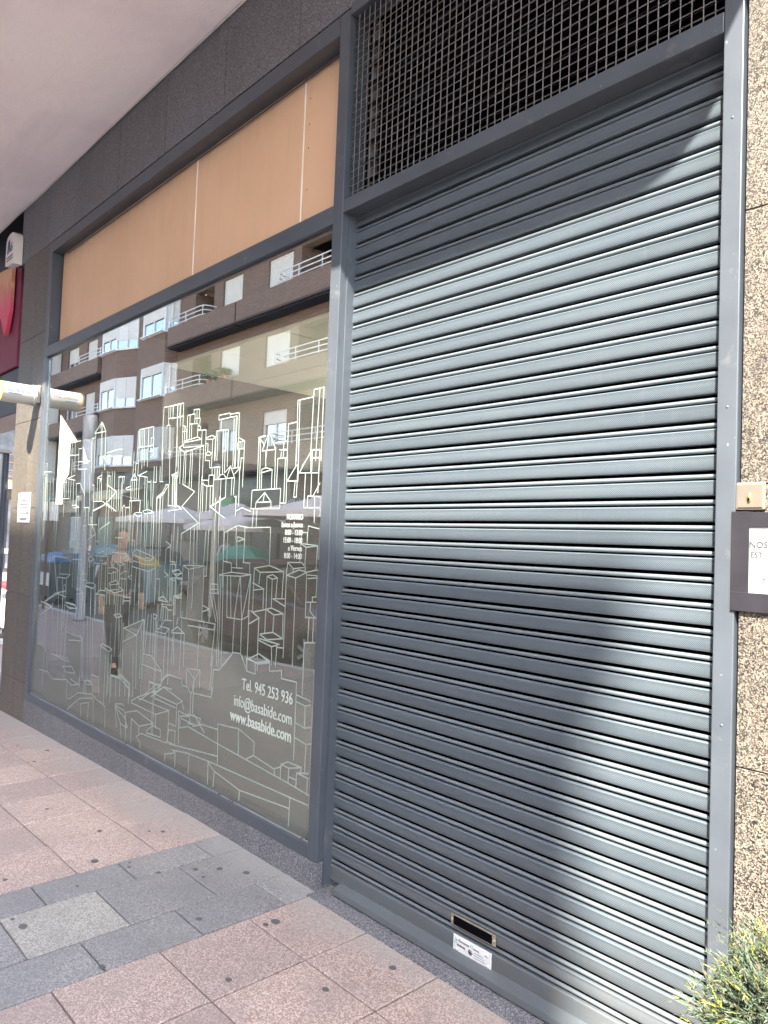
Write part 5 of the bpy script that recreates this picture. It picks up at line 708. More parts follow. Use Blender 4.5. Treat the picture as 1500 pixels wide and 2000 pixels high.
# ------------------------------------------------------------------ apartment building across the street
YF = -12.74
A = thing('brick_apartment_building', 'brown brick apartment block with white bay windows across the street', 'building', (-20, YF, 0))
XL, XR = -43.9, 5.5
ROOF = 17.5
tops = [6.08, 8.88, 11.7, 14.5, 17.3]
FR = mat('white_frame', (.72, .72, .70), .4, 0, .03); BLIND = mat('roller_blind', (.70, .68, .62), .6, 0, .05, 3)
WG = glassmat('window_pane_glass', .42, (.25, .28, .3)); ROOMD = mat('dark_room', (.03, .03, .035), .9, 0, 0); CURT = mat('net_curtain', (.55, .53, .48), .9, 0, .25, 8)
def wall(x0, x1, z0, z1, y0=YF-.35, y1=YF): 
    WALL.box(x0, x1, y0, y1, z0, z1)
WALL = MB()
rnd = random.Random(11)
def window(x0, x1, z0, z1, y=YF, blind=.5, split=2, parent=A, depth=.12, sill=True):
    """white frame set back in its opening, roller blind let down by a part, glazing"""
    yb = y-depth; t = .055
    f = MB()
    f.box(x0, x0+t, yb-.03, yb+.03, z0, z1); f.box(x1-t, x1, yb-.03, yb+.03, z0, z1)
    f.box(x0+t, x1-t, yb-.03, yb+.03, z0, z0+t); f.box(x0+t, x1-t, yb-.03, yb+.03, z1-t, z1)
    for k in range(1, split):
        xm = x0+(x1-x0)*k/split; f.box(xm-.04, xm+.04, yb-.028, yb+.028, z0+t, z1-t)
    w_ = f.build('window', FR, parent)
    MB().box(x0+t, x1-t, yb-.022, yb-.016, z0+t, z1-t).build('pane', WG, w_)
    MB().box(x0+.02, x1-.02, yb-.24, yb-.22, z0, z1).build('curtain', CURT if rnd.random() < .6 else ROOMD, w_)
    if blind > 0:
        zb_ = z1-(z1-z0)*blind; q = MB(); n_ = max(2, int((z1-zb_)/.05)); h = (z1-zb_)/n_
        for k in range(n_): q.add([(x0+.03, yb+.034, z1-h*k), (x1-.03, yb+.034, z1-h*k), (x1-.03, yb+.046, z1-h*(k+.6)), (x0+.03, yb+.046, z1-h*(k+.6)), (x0+.03, yb+.034, z1-h*(k+1)), (x1-.03, yb+.034, z1-h*(k+1))], [(0, 1, 2, 3), (3, 2, 5, 4)])
        q.build('roller_blind', BLIND, w_)
    if sill: MB().box(x0-.04, x1+.04, y-.02, y+.06, z0-.05, z0-.002).build('sill', FR, w_)
    return w_
def railing(x0, x1, z, y, curve=None):
    r = MB()
    for dz in (.08, .26, .44):
        pts = []
        if curve == 'R': pts = [(x0, y, z+dz), (x1-.35, y, z+dz), (x1-.1, y-.08, z+dz), (x1, y-.3, z+dz), (x1, y-.6, z+dz)]
        elif curve == 'L': pts = [(x0, y-.6, z+dz), (x0, y-.3, z+dz), (x0+.1, y-.08, z+dz), (x0+.35, y, z+dz), (x1, y, z+dz)]
        else: pts = [(x0, y, z+dz), (x1, y, z+dz)]
        r.tube(pts, .022, 6)
    n_ = max(2, int((x1-x0)/1.1))
    for k in range(n_+1): 
        xx = x0+.1+(x1-x0-.2)*k/n_; r.tube([(xx, y+.01, z), (xx, y+.01, z+.44)], .02, 6)
    r.build('railing', FR, A)
def recess(x0, x1, z0, z1, door=(.3, .7), blind=.4, dpt=1.3):
    wall(x0, x1, z0-.02, z1, YF-dpt-.2, YF-dpt); wall(x0-.2, x0, z0-.02, z1, YF-dpt, YF-.352); wall(x1, x1+.2, z0-.02, z1, YF-dpt, YF-.352)
    MB().box(x0, x1, YF-dpt, YF-.0, z0-.2, z0-.021).build('balcony_floor', mat('balcony_concrete', (.3, .28, .26), .8), A)
    xa = x0+(x1-x0)*door[0]; xb = x0+(x1-x0)*door[1]
    window(xa, xb, z0+.02, z1-.25, YF-dpt+.14, blind, 1, sill=False)
def band(x0, x1, z0, z1, pr=.60):
    q = MB().box(x0, x1, YF+.001, YF+pr, z0, z1)
    q.build('parapet', BRICK, A)
    MB().box(x0-.02, x1+.02, YF+.001, YF+pr+.04, z0-.07, z0-.001).build('drip_course', mat('dark_course', (.075, .05, .042), .8), A)
    MB().box(x0+.02, x1-.02, YF+.001, YF+pr-.06, z0-.13, z0-.071).build('band_shade_plate', mat('painted_shade_navy', (.02, .024, .035), .8), A)  # navy plate painting in the deep shade under the band
plan = [  # (x0, x1, kind) for every storey
 (-22.75, -21.2, 'W'), (-25.95, -24.5, 'W'), (-40.1, -38.7, 'W'), (-42.9, -41.3, 'W'),
 (-20.7, -17.6, 'R'), (-28.2, -26.65, 'R'), (-37.95, -36.65, 'R')]
plan += [(-15.4-7.4*k-.0+7.4*0, 0, 'X') for k in range(0)]
for xx in (-16.2, -13.2, -6.6, -3.6): plan.append((xx, xx+1.5, 'W'))
for xx in (-10.6, -.9): plan.append((xx, xx+2.6, 'R'))
for i, zt in enumerate(tops):
    z0 = zt-1.36; znext = tops[i+1]-1.36 if i+1 < len(tops) else ROOF
    segs = sorted([(a, b, 'O') for a, b, _ in plan]+[(-36.6, -33.62, 'O'), (-31.95, -29.55, 'O')])
    wall(XL, XR, zt, znext)          # spandrel above this storey's openings
    cur = XL
    for a, b, _ in segs:
        if a > cur: wall(cur, a, z0, zt)
        cur = b
    wall(cur, XR, z0, zt)
    if i == 0: wall(XL, XR, 4.4, z0)
    for a, b, kd in plan:
        if kd == 'W':
            bl = rnd.choice([1, .97, .95, .35, .4, .6, .97])
            if i == 0: bl = .35 if a < -22 or a > -25 else bl
            window(a, b, z0, zt, blind=bl if not (i == 2 and -26 < a < -21) else .97)
        else: recess(a, b, z0-.35, zt+.05, blind=rnd.choice([.3, .5, .8]))
    # bays
    for (xa, xb, xs_) in ((-36.6, -34.95, -33.62), (-31.95, -29.9, -29.55)):
        fy = YF+.5
        bl = rnd.choice([.35, .3, .6]); 
        big = MB()
        w_ = window(xa, xb, z0, zt+.05, fy+.12, bl, 2)
        # glazed return
        f = MB(); f.box(xb, xb+.09, fy-.08, fy+.03, z0, zt+.05)
        n_ = 3; y1_, y0_ = fy-.02, YF
        f.prism([(xb+.02, fy), (xb+.08, fy), (xs_, YF+.03), (xs_-.06, YF)], 'z', z0-.05, z0+.02); f.prism([(xb+.02, fy), (xb+.08, fy), (xs_, YF+.03), (xs_-.06, YF)], 'z', zt-.02, zt+.05)
        f.box(xs_-.1, xs_, YF+.0, YF+.05, z0, zt+.05); f.prism([((xb+xs_)/2, YF+.3), ((xb+xs_)/2+.07, YF+.27), ((xb+xs_)/2+.05, YF+.2), ((xb+xs_)/2-.03, YF+.23)], 'z', z0, zt)
        f.build('bay_frame', FR, A)
        q = MB(); q.add([(xb+.05, fy-.01, z0), (xs_-.05, YF+.02, z0), (xs_-.05, YF+.02, zt), (xb+.05, fy-.01, zt)], [(0, 1, 2, 3)]); q.build('pane', WG, A)
        q = MB(); q.add([(xb+.05, fy-.0, zt-.95), (xs_-.05, YF+.03, zt-.95), (xs_-.05, YF+.03, zt), (xb+.05, fy-.0, zt)], [(0, 1, 2, 3)]); q.build('roller_blind', BLIND, A)
        MB().box(xa-.08, xa, YF+.001, fy+.03, z0, zt+.05).build('bay_cheek', FR, A)
        MB().prism([(xa-.1, YF+.001), (xa-.1, fy+.06), (xb+.1, fy+.06), (xs_+.06, YF+.05), (xs_+.06, YF+.001)], 'z', z0-.07, z0-.0).build('sill', FR, A)
        if i < len(tops): # brick apron under and over the bay
            zlo = 4.4 if i == 0 else tops[i-1]+.051
            MB().prism([(xa-.08, YF+.001), (xa-.08, fy), (xb+.05, fy), (xs_, YF+.001)], 'z', zlo, z0-.071).build('bay_apron', BRICK, A)
    # projecting parapets in front of window pairs and balconies
    zb1, zb0 = z0-.05, z0-.82
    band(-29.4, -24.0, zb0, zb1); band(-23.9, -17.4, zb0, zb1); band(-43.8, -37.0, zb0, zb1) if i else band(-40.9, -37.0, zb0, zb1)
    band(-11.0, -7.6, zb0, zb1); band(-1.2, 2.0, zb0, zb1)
    railing(-29.4, -26.4, zb1, YF+.56, 'R'); railing(-21.4, -17.4, zb1, YF+.56, 'L'); railing(-39.7, -36.7, zb1, YF+.56)
    railing(-11, -7.6, zb1, YF+.56); railing(-1.2, 2.0, zb1, YF+.56)
WALL.build('wall', BRICK, A)
MB().box(XL, XR, YF-9, YF+.3, ROOF, ROOF+.25).build('roof', mat('roof_edge', (.3, .28, .26), .8), A)
MB().box(XL, XR, YF-9.2, YF-9, 0, ROOF).build('rear_wall', BRICK, A)
MB().box(XR-.3, XR, YF-9, YF-.352, 0, ROOF).build('gable_wall', BRICK, A)
# potted plants on two sills
def plant(x, z, label, s=.35, m=None):
    t = thing('potted_plant', label, 'plant', (x, YF+.3, z))
    MB().lathe([(0, 0), (.09, 0), (.12, .18), (0, .18)], (x, YF+.3, z), 12).build('pot', mat('terracotta', (.4, .18, .1), .8), t)
    b = MB(); r = random.Random(int(x*10))
    for k in range(160):
        a = r.uniform(0, 6.28); q = r.random()**.5*s; c = Vector((x+q*math.cos(a), YF+.3+q*.6*math.sin(a), z+.2+r.random()*s))
        d = Vector((r.gauss(0, 1), r.gauss(0, 1), r.gauss(0, 1))).normalized(); u = d.orthogonal().normalized()*.03; b.add([c, c+d*.06+u, c+d*.12, c+d*.06-u], [(0, 1, 2, 3)])
    b.build('foliage', mat('leaf_green', (.03, .11, .05), .6, 0, .4, 20), t)
plant(-26.2, 7.5, 'leafy potted plant at the end of a second floor balcony', .42)
plant(-25.3, 7.5, 'low trailing potted plant on the sill of the blinded window', .28); plant(-24.9, 7.5, 'small trailing potted plant right of the low sill plant', .25)
# ground floor shops
SHB = mat('beige_stone', (.27, .215, .17), .7, 0, .1, 1.5); SHD = mat('dark_shopfront', (.05, .055, .06), .3, 0, .3, 1.2); TEAL = mat('teal_shopfront', (.02, .10, .11), .3, 0, .2, 2); TERR = mat('terracotta_front', (.20, .075, .05), .6, 0, .2, 2)
def gf(x0, x1, z0, z1, m, name='shopfront', y1=YF+.02, y0=YF-.3): return MB().box(x0, x1, y0, y1, z0, z1).build(name, m, A)
gf(XL, XR, 3.72, 4.38, mat('fascia_dark', (.06, .058, .06), .5, 0, .2), 'shop_fascia', YF+.12)
segs = [(-43.9, -41.2, SHB), (-41.2, -37.6, SHD), (-37.6, -32.4, TERR), (-32.4, -30.9, TEAL), (-30.9, -25.6, SHB), (-25.6, -20.9, SHD), (-20.9, -19.5, BRICK), (-19.5, -14, BRICK), (-14, -9, SHD), (-9, -3, SHB), (-3, 5.5, BRICK)]
for a, b, m in segs:
    gf(a, b, -.2, 3.719, m)
for x0, x1, z0, z1, m in ((-41.0, -39.6, .0, 2.2, CURT), (-39.4, -37.9, .4, 2.2, WG), (-37.2, -35.4, .1, 2.3, TEAL), (-35.2, -33.0, .1, 2.3, SHD), (-30.2, -29.4, .0, 2.5, SHD), (-28.7, -27.2, 1.3, 2.5, SHD), (-27.0, -26.0, 0, 2.5, SHD), (-24.8, -23.2, .2, 2.6, CLEAR), (-22.9, -21.4, .0, 2.6, SHD), (-18.6, -17.2, .1, 2.4, SHD), (-16.8, -15.2, .1, 2.4, SHD), (-13, -10, .3, 2.6, WG), (-7, -4.6, .3, 2.6, WG), (-1.5, 1.4, .3, 2.6, WG)):
    w_ = MB().box(x0-.06, x1+.06, YF+.021, YF+.06, z0-.06, z1+.06).build('shop_window', FR if m in (CURT, WG) else BRW, A)
    MB().box(x0, x1, YF+.061, YF+.07, z0, z1).build('pane', m, w_)
for x in (-41.2, -37.6, -32.4, -30.9, -25.6, -20.9, -14, -9, -3): gf(x-.22, x+.22, -.2, 3.718, mat('pier_stone', (.22, .19, .16), .7), 'pier', YF+.10)
def sign(name, label, x0, x1, z0, z1, m, y=YF+.16, d=.08):
    t = thing(name, label, 'sign', ((x0+x1)/2, y, z0)); MB().box(x0, x1, y-d/2, y+d/2, z0, z1).build('board', m, t, bevel=.01); return t
t = sign('shop_sign', 'beige shop sign board above the bright shop windows', -44.6, -39.9, 2.5, 3.15, mat('sign_beige', (.62, .54, .40), .6))
t = sign('shop_sign', 'dark sign plate reading Bar La Viña on the brick front', -21.1, -19.4, 2.6, 2.95, mat('sign_dark', (.10, .09, .09), .5), YF+.18)
text('Bar La Viña', .24, (-19.5, YF+.222, 2.70), TXB, WHITE, t, 'LEFT')
t = sign('projecting_sign', 'small green and white box sign hanging over the dark shopfront', -24.5, -23.6, 2.45, 2.95, mat('sign_green', (.05, .32, .12), .4), YF+.55, .12)
MB().box(-24.5, -24.28, YF+.612, YF+.62, 2.46, 2.94).build('white_strip', WHITE, t); MB().box(-24.08, -24.02, YF+.12, YF+.49, 2.9, 2.94).build('bracket', BLACK, t)
# awnings
for (x0, x1, lab, m, g) in ((-37.2, -32.0, 'cream awning folded over the teal shopfront', mat('cream_canvas', (.66, .56, .38), .85), None), (-43.6, -41.0, 'short green awning beside the beige sign board', mat('green_canvas', (.03, .16, .14), .8), None)):
    t = thing('shop_awning', lab, 'awning', ((x0+x1)/2, YF, 3.2))
    MB().add([(x0, YF+.05, 3.6), (x1, YF+.05, 3.6), (x1, YF+1.2, 3.22), (x0, YF+1.2, 3.22), (x0, YF+.05, 3.58), (x1, YF+.05, 3.58), (x1, YF+1.2, 3.2), (x0, YF+1.2, 3.2)], [(0, 1, 2, 3), (4, 7, 6, 5), (0, 4, 5, 1), (3, 2, 6, 7)]).build('canvas', m, t)
    MB().box(x0, x1, YF+1.19, YF+1.205, 3.0, 3.2).build('valance', m, t)
    for x in (x0+.05, x1-.05): MB().tube([(x, YF+.1, 3.0), (x, YF+1.15, 3.18)], .02, 6).build('arm', FR, t)
# white block that steps forward at the end of the brick front
WB = thing('white_wing_building', 'cream rendered wing stepping forward beyond the brick apartment block', 'building', (-48, -13, 0))
MB().box(-58, -43.95, -22, -10.9, 4.2, 15).build('wall', BRICK, WB)
MB().box(-43.949, -43.90, -12.70, -10.9, 4.2, 15).build('rendered_side', CREAMW, WB)
MB().box(-58, -43.95, -22, -11.2, -.3, 4.19).build('shop_storey', SHB, WB)
for k in range(4):
    z = 4.8+2.8*k
    for x in (-56.5, -53.5, -50.5): 
        q = MB().box(x, x+1.5, -10.9, -10.86, z, z+1.4).build('window', FR, WB); MB().box(x+.1, x+1.4, -10.86, -10.85, z+.1, z+.9).build('pane', WG, q)
    for x in (-47.4,):
        q = MB().box(x, x+1.6, -10.9, -10.86, z-.2, z+1.4).build('window', FR, WB); MB().box(x+.1, x+1.5, -10.86, -10.85, z-.1, z+.8).build('pane', WG, q)
        r = MB()
        for dz in (.0, .18, .36, .54): r.tube([(x-.4, -10.88, z+dz-.2), (x-.3, -10.35, z+dz-.2), (x+2.2, -10.3, z+dz-.2), (x+2.4, -10.88, z+dz-.2)], .022, 6)
        for dx in (-.3, .9, 2.2): r.tube([(x+dx, -10.31, z-.2), (x+dx, -10.31, z+.34)], .02, 6)
        r.build('balcony_railing', FR, WB); MB().box(x-.4, x+2.4, -10.899, -10.3, z-.35, z-.2).build('balcony_slab', CREAMW, WB)
# far block closing the street and a lower house across past the corner
CB = thing('corner_house', 'low pale house past the end of the brick block', 'building', (14, -15, 0))
MB().box(9, 24, -24, -13, 0, 6).build('wall', CREAMW, CB)
for x in (10, 13, 16, 19): 
    q = MB().box(x, x+1.5, -13, -12.96, 1, 2.6).build('window', FR, CB); MB().box(x+.1, x+1.4, -12.96, -12.95, 1.1, 2.5).build('pane', WG, q)
    q = MB().box(x, x+1.5, -13, -12.96, 4, 5.3).build('window', FR, CB); MB().box(x+.1, x+1.4, -12.96, -12.95, 4.1, 5.2).build('pane', WG, q)
EB = thing('end_building', 'pale apartment building closing the far end of the street', 'building', (-85, -5, 0))
MB().box(-92, -84, -30, -2, -.5, 16).build('wall', mat('dull_render', (.22, .19, .15), .85), EB)
for k in range(5):
    for y in range(-28, -3, 3): 
        q = MB().box(-84, -83.95, y, y+1.4, 1+3*k, 2.5+3*k).build('window', BRW, EB); MB().box(-83.95, -83.93, y+.1, y+1.3, 1.1+3*k, 2.4+3*k).build('pane', WG, q)
# ------------------------------------------------------------------ street furniture seen in the glass
LPX, LPY = -13.96, -3.23; zl_ = gz(LPX)
T = thing('column_lamp', 'round grey column street lamp standing at the near kerb', 'lamp', (LPX, LPY, zl_))
GM = mat('grey_metal', (.28, .28, .285), .4, .4, .08)
MB().lathe([(.13, 0), (.13, .04), (.085, .05), (.08, 2.35), (.085, 2.36)], (LPX, LPY, zl_), 20).build('post', GM, T)
MB().lathe([(0, 2.36), (.11, 2.36), (.115, 2.45), (.115, 3.38), (0, 3.38)], (LPX, LPY, zl_), 20).build('lamp_glass', mat('opal_glass', (.55, .56, .58), .25, 0, .03), T)
MB().lathe([(.12, 3.38), (.125, 3.40), (.125, 3.80), (.10, 3.84), (0, 3.84)], (LPX, LPY, zl_), 20).build('cap', GM, T)
T = thing('slim_post', 'slim pale metal post at the kerb beside the grey car', 'post', (-10.1, -3.75, -.14))
MB().tube([(-10.1, -3.75, -.14), (-10.1, -3.75, 2.55)], .045, 12).build('tube', mat('pale_steel', (.5, .47, .42), .35, .5, .1), T)
MB().lathe([(0, 2.55), (.06, 2.55), (.06, 2.6), (0, 2.63)], (-10.1, -3.75, 0), 12).build('cap', GM, T)
T = thing('parking_sign_post', 'thin dark post on the near pavement left of the bins', 'post', (-16.2, -3.3, gz(-16)))
MB().tube([(-16.2, -3.3, gz(-16)), (-16.2, -3.3, 2.1)], .03, 8).build('pole', BRW, T); MB().box(-16.22, -16.18, -3.5, -3.1, 1.7, 2.1).build('plate', WHITE, T)
# parasols
CAN = mat('parasol_canvas', (.78, .68, .63), .85, 0, .04, 2)
def parasol(x, y, r, ztop_, rot, label):
    z = gz(x)
    t = thing('parasol', label, 'parasol', (x, y, z), 'beige parasols on the far pavement terrace')
    b = MB(); n = 8; prof_ = [(.0, ztop_), (.28, ztop_-.06), (.30, ztop_-.10), (r*.55, ztop_-.30), (r, ztop_-.47), (r, ztop_-.60)]
    vs = [(x+q*math.cos(rot+2*PI*k/n), y+q*math.sin(rot+2*PI*k/n), zz) for q, zz in prof_ for k in range(n)]
    b.add(vs, [(i*n+k, i*n+(k+1) % n, (i+1)*n+(k+1) % n, (i+1)*n+k) for i in range(len(prof_)-1) for k in range(n)])
    b.build('canopy', CAN, t)
    MB().tube([(x, y, z), (x, y, ztop_)], .03, 8).build('pole', FR, t)
    r_ = MB()
    for k in range(n): r_.tube([(x, y, ztop_-.12), (x+r*math.cos(rot+2*PI*k/n), y+r*math.sin(rot+2*PI*k/n), ztop_-.49)], .012, 4)
    r_.build('ribs', FR, t); MB().lathe([(0, .0), (.3, .0), (.3, .08), (0, .08)], (x, y, z), 14).build('base', BLACK, t)
parasol(-21.9, -9.2, 1.9, 2.45, .39, 'beige parasol behind the silver car, leftmost on the terrace')
parasol(-21.0, -10.8, 1.7, 2.62, .2, 'beige parasol at the back of the terrace by the dark shopfront')
parasol(-17.2, -8.9, 1.75, 2.25, .39, 'beige parasol above the green bottle bank')
parasol(-14.6, -9.3, 2.05, 2.62, .1, 'large beige parasol right of the green bottle bank')
parasol(-11.2, -9.1, 1.9, 2.5, .5, 'beige parasol at the right end of the terrace')
# cafe tables under parasols
for (x, y, lab) in ((-21.5, -9.4, 'round cafe table under the leftmost parasol'), (-14.8, -9.6, 'round cafe table under the large parasol'), (-11.5, -9.4, 'round cafe table under the right end parasol')):
    t = thing('cafe_table', lab, 'table', (x, y, gz(x)), 'cafe tables on the terrace'); z = gz(x)
    MB().lathe([(0, .72), (.38, .72), (.38, .745), (0, .745)], (x, y, z), 18).build('table_top', AL, t); MB().tube([(x, y, z), (x, y, z+.72)], .03, 8).build('stem', AL, t); MB().lathe([(0, 0), (.22, 0), (.2, .03), (0, .03)], (x, y, z), 14).build('foot', BLACK, t)
# green bottle bank
GX, GY = -14.75, -7.15; gz_ = gz(GX)-.14
T = thing('bottle_bank', 'green igloo shaped bottle bank at the far kerb', 'bottle bank', (GX, GY, gz_))
IG = mat('green_plastic', (.04, .20, .135), .35, 0, .08, 3)
MB().lathe([(0, .0), (.78, .0), (.80, .05), (.80, .62), (.82, .64), (.82, .70), (.79, .72), (.72, 1.08), (.56, 1.38), (.3, 1.57), (0, 1.62)], (GX, GY, gz_), 8, False).build('shell', IG, T, bevel=.03)
for s in (-1, 1): MB().box(GX+s*.5-.09, GX+s*.5+.09, GY+.42, GY+.66, gz_+1.05, gz_+1.2).build('bottle_hole', BLACK, T, bevel=.03)
MB().tube([(GX-.1, GY, gz_+1.58), (GX-.1, GY, gz_+1.74), (GX+.1, GY, gz_+1.74), (GX+.1, GY, gz_+1.58)], .02, 6).build('lifting_eye', GM, T)
# wheeled containers
def container(x, y, wd, h, m, lidm, label, cat='container'):
    z = gz(x)-.14; t = thing('waste_container', label, cat, (x, y, z), 'waste containers along the kerb')
    MB().prism([(-.42, .15), (.42, .15), (.52, h*.8), (-.52, h*.8)], 'x', x-wd/2, x+wd/2)
    b = MB().prism([(y-.42, z+.15), (y+.42, z+.15), (y+.52, z+h*.8), (y-.52, z+h*.8)], 'x', x-wd/2, x+wd/2); b.build('bin_body', m, t, bevel=.03)
    b = MB().prism([(y-.54, z+h*.8), (y+.56, z+h*.8), (y+.48, z+h*.92), (y+.1, z+h), (y-.4, z+h*.97)], 'x', x-wd/2-.03, x+wd/2+.03); b.build('lid', lidm, t, bevel=.03)
    for dx in (-wd/2+.15, wd/2-.15):
        for dy in (-.32, .32):
            q = MB(); q.lathe([(0, -.03), (.08, -.03), (.08, .03), (0, .03)], (0, 0, 0), 12); q.v = [(x+dx+v[0], y+dy+v[2], z+.08+v[1]) for v in q.v]; q.build('castor', BLACK, t)
    q = MB().box(x-wd*.25, x+wd*.25, y+.5, y+.515, z+h*.35, z+h*.6); q.build('sticker', WHITE, t)
PET = mat('petrol_plastic', (.02, .13, .17), .4, 0, .15, 3); DG = mat('grey_green_plastic', (.05, .07, .07), .5, 0, .15, 3); BLU = mat('blue_lid', (.03, .11, .24), .4)
container(-18.9, -4.7, 1.2, 1.25, DG, BLU, 'dark wheeled container with a bright blue lid')
container(-20.2, -6.6, 1.5, 1.45, PET, PET, 'petrol blue wheeled container left of the walking woman')
container(-17.8, -6.4, 1.4, 1.4, PET, DG, 'petrol blue container with dark domed lid')
container(-17.0, -5.6, .6, 1.25, mat('pale_blue_plastic', (.12, .2, .26), .5), mat('yellow_lid', (.45, .30, .06), .5), 'pale container with a yellow recycling lid')
# ------------------------------------------------------------------ walking person
def skinned(name, joints, edges, radii, m, parent, sub=2):
    me = bpy.data.meshes.new(name); me.from_pydata(joints, edges, []); o = bpy.data.objects.new(name, me); C.collection.objects.link(o); o.parent = parent
    s = o.modifiers.new('skin', 'SKIN'); s.use_smooth_shade = True
    for i, r in enumerate(radii):
        v = me.skin_vertices[0].data[i]; v.radius = (r, r) if not isinstance(r, tuple) else r
    me.skin_vertices[0].data[0].use_root = True
    q = o.modifiers.new('sub', 'SUBSURF'); q.levels = sub; q.render_levels = sub
    me.materials.append(m); return o
def person(x, y, label, heading, jacket, trousers, hairc, hm=1.0):
    z = gz(x); t = thing('person', label, 'person', (x, y, z), rz=heading); S_ = hm
    SKIN = mat('skin', (.50, .30, .22), .5, 0, .05)
    # body faces +X in its own frame
    J = [(0, 0, .92), (-.02, .0, 1.06), (-.01, 0, 1.22), (.0, 0, 1.38), (.01, 0, 1.47), (.02, 0, 1.54),
         (.02, .09, .86), (.16, .09, .50), (.22, .09, .10), (.33, .10, .045),
         (-.02, -.09, .86), (-.08, -.09, .50), (-.34, -.09, .14), (-.26, -.10, .045),
         (.0, .17, 1.37), (-.06, .23, 1.12), (.10, .24, .92), (.16, .24, .84),
         (.0, -.17, 1.37), (.08, -.23, 1.12), (.02+.2, -.22, .96), (.28, -.21, .90)]
    E_ = [(0, 1), (1, 2), (2, 3), (3, 4), (4, 5), (0, 6), (6, 7), (7, 8), (8, 9), (0, 10), (10, 11), (11, 12), (12, 13), (3, 14), (14, 15), (15, 16), (16, 17), (3, 18), (18, 19), (19, 20), (20, 21)]
    R0 = [(.13, .15), (.11, .135), (.12, .15), (.11, .15), .06, .055, .095, .065, .042, .035, .095, .065, .042, .035, .06, .045, .034, .028, .06, .045, .034, .028]
    J = [(a*S_, b*S_, c*S_) for a, b, c in J]
    body = skinned('body', J, E_, R0, SKIN, t)
    # clothes follow the same joints, a little larger
    T_ = [0, 6, 7, 8, 10, 11, 12]; mp = {k: i for i, k in enumerate(T_)}
    skinned('trousers', [J[k] for k in T_], [(mp[a], mp[b]) for a, b in E_ if a in mp and b in mp], [(.15, .17), .11, .08, .055, .11, .08, .055], trousers, t)
    U = [2, 0, 1, 3, 4, 14, 15, 16, 18, 19, 20]; mp = {k: i for i, k in enumerate(U)}
    skinned('jacket', [J[k] for k in U], [(mp[a], mp[b]) for a, b in E_ if a in mp and b in mp], [(.145, .175), (.15, .175), (.13, .16), (.13, .175), .075, .078, .06, .046, .078, .06, .046], jacket, t)
    for (fx, fy, fz, tilt) in ((.27, .095, .045, 0), (-.25, -.095, .055, .5)):
        q = MB(); q.lathe([(0, -.045), (.05, -.045), (.055, -.02), (.045, .03), (0, .045)], (0, 0, 0), 14)
        q.v = [(v[0]*2.5, v[1]*.9, v[2]) for v in q.v]; sh = q.build('shoe', BLACK); sh.parent = t; sh.location = (fx*S_, fy*S_, fz); sh.rotation_euler = (0, tilt, 0)
    h = MB(); n = 16
    hp = [(.0, -.125), (.035, -.12), (.062, -.085), (.078, -.03), (.085, .03), (.078, .08), (.05, .115), (0, .128)]
    h.lathe(hp, (0, 0, 0), n); h.v = [(v[0]*1.08+(.012 if v[2] < 0 else 0), v[1]*.9, v[2]) for v in h.v]
    h.add([(.088, -.012, -.02), (.088, .012, -.02), (.112, 0, -.03), (.09, 0, .02)], [(0, 1, 2), (0, 2, 3), (1, 3, 2)])
    hd = h.build('head', SKIN); hd.parent = t; hd.location = (.03*S_, 0, 1.66*S_)
    for s in (1, -1):
        q = MB().lathe([(0, -.01), (.009, 0), (0, .01)], (0, 0, 0), 8); e = q.build('eye', BLACK); e.parent = hd; e.location = (.086, .03*s, .012)
        q = MB().lathe([(0, -.03), (.014, -.01), (.016, .015), (0, .03)], (0, 0, 0), 8); q.v = [(v[0], v[1]*.5, v[2]) for v in q.v]; e = q.build('ear', SKIN); e.parent = hd; e.location = (-.005, .078*s, -.005)
    MB().box(.083, .09, -.022, .022, -.066, -.06).build('mouth', mat('lips', (.4, .12, .1), .5, 0, 0)).parent = hd
    hr = MB(); hr.lathe([(.09, -.06), (.097, .0), (.096, .05), (.082, .10), (.05, .135), (0, .148)], (0, 0, 0), n)
    hr.v = [(v[0]*1.1-.022, v[1]*.95, v[2]) for v in hr.v]; hh = hr.build('hair', hairc); hh.parent = hd
    # fingers on both hands
    for k, (hx, hy, hz) in enumerate((J[17], J[21])):
        fg = MB()
        for f in range(4):
            oy = (f-1.5)*.017; ln = (.07, .08, .075, .058)[f]
            fg.tube([(hx, hy+oy, hz-.01), (hx+.012, hy+oy, hz-.02-ln*.5), (hx+.028, hy+oy, hz-.02-ln)], [.009, .008, .006], 6)
        fg.tube([(hx+.02, hy, hz+.01), (hx+.045, hy, hz-.02), (hx+.05, hy, hz-.045)], [.01, .009, .007], 6)
        fo = fg.build('fingers', SKIN); fo.parent = t
    return t
person(-8.55, -1.62, 'person in dark clothes striding along the near pavement, seen in the window', 0.15, mat('dark_jacket', (.03, .035, .045), .8), mat('dark_trousers', (.028, .028, .04), .85), mat('dark_hair', (.03, .02, .015), .6), .93)
person(-19.6, -9.6, 'person in a white top walking by the terracotta shopfront', PI*.9, mat('white_top', (.7, .68, .62), .8), mat('tan_trousers', (.35, .26, .2), .85), mat('brown_hair', (.10, .05, .03), .6), .97)
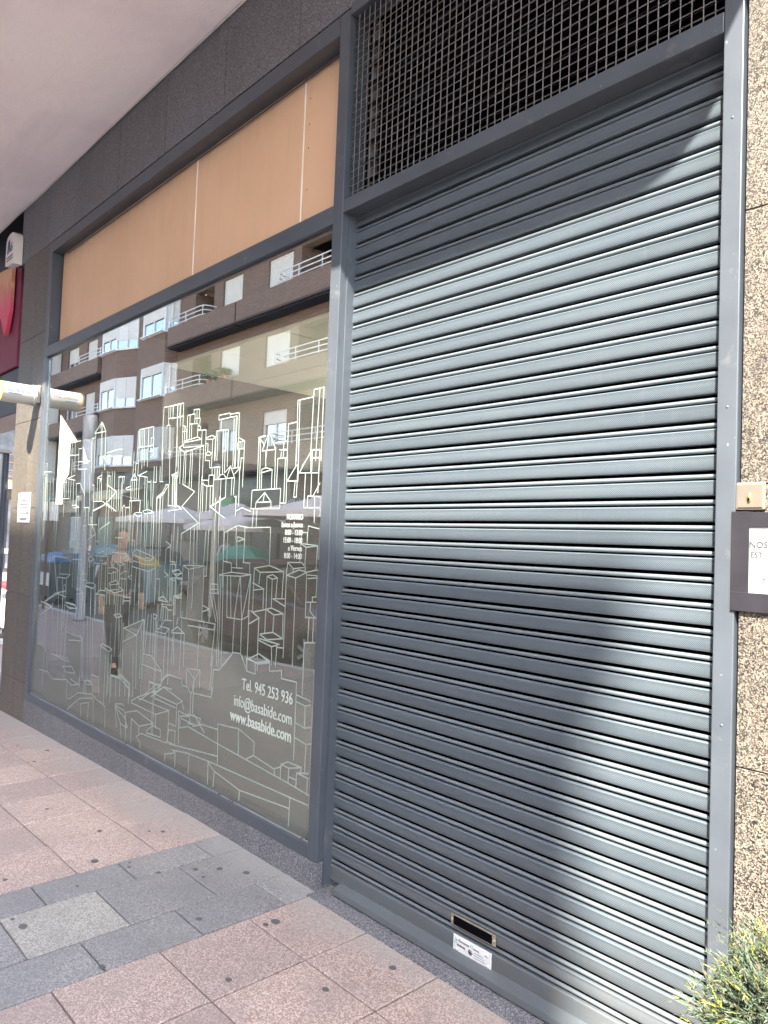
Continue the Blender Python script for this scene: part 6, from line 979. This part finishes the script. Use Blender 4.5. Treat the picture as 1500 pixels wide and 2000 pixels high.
# ------------------------------------------------------------------ juniper in its planter
JX, JY, JZ = -.485, -.33, .50
T = thing('juniper_bush', 'feathery yellow tipped juniper bush in a planter by granite pier', 'shrub', (JX, JY, 0))
MB().prism([(JX-.16, JY-.14), (JX+.16, JY-.14), (JX+.16, JY+.16), (JX-.16, JY+.16)], 'z', 0, .26).build('planter', mat('dark_planter', (.06, .06, .062), .6), T, bevel=.008)
MB().box(JX-.145, JX+.145, JY-.125, JY+.145, .262, .268).build('soil', mat('soil', (.05, .035, .025), .95), T)
MB().tube([(JX, JY, .26), (JX+.01, JY, .34), (JX, JY+.01, .5)], [.02, .015, .008], 7).build('stem', BRW, T)
jg = [mat('juniper_green', (.045, .068, .036), .6, 0, .3, 30), mat('juniper_blue', (.065, .08, .055), .6, 0, .25, 30), mat('juniper_tip', (.17, .18, .035), .6, 0, .15, 30), mat('juniper_dry', (.10, .075, .05), .8, 0, .2)]
b = MB(); rj = random.Random(42)
def needle(c, d, ln, wd, mi):
    b.cur = mi; u = d.cross(Vector((rj.gauss(0, 1), rj.gauss(0, 1), rj.gauss(0, 1)))).normalized()*wd
    b.add([c-u, c+u, c+d*ln], [(0, 1, 2)])
nsp = 3600
for k in range(nsp):
    th = rj.uniform(0, 2*PI); cz = rj.uniform(-.35, 1); cr = math.sqrt(max(0, 1-cz*cz))
    dirv = Vector((cr*math.cos(th), cr*math.sin(th), cz))
    lump = 1+.16*math.sin(5*th+3*cz)+.12*math.sin(9*th-7*cz+1)
    R1 = rj.uniform(.55, 1.0)*lump
    base = Vector((JX, JY, JZ))+Vector((dirv.x*.235, dirv.y*.235, dirv.z*.25))*R1*.8
    d = (dirv+Vector((rj.gauss(0, .35), rj.gauss(0, .35), rj.gauss(.1, .35)))).normalized()
    L_ = rj.uniform(.045, .10); tip = rj.random() < .22 and R1 > .78
    seg = 7
    for s in range(seg):
        c = base+d*L_*s/seg; mi = (2 if tip and s > 2 else (1 if rj.random() < .4 else 0)) if rj.random() > .04 else 3
        d = (d+Vector((rj.gauss(0, .06), rj.gauss(0, .06), rj.gauss(0, .06)-.01))).normalized()
        needle(c, d, L_/seg*1.5, .0019, mi)
        for q in range(3):
            dd = (d*.75+Vector((rj.gauss(0, .55), rj.gauss(0, .55), rj.gauss(0, .55)))).normalized(); needle(c, dd, rj.uniform(.010, .020)*(1-.5*s/seg), .0017, mi)
b.build('foliage', jg, T)
print('objects', len(bpy.data.objects), 'tiles', ntile)
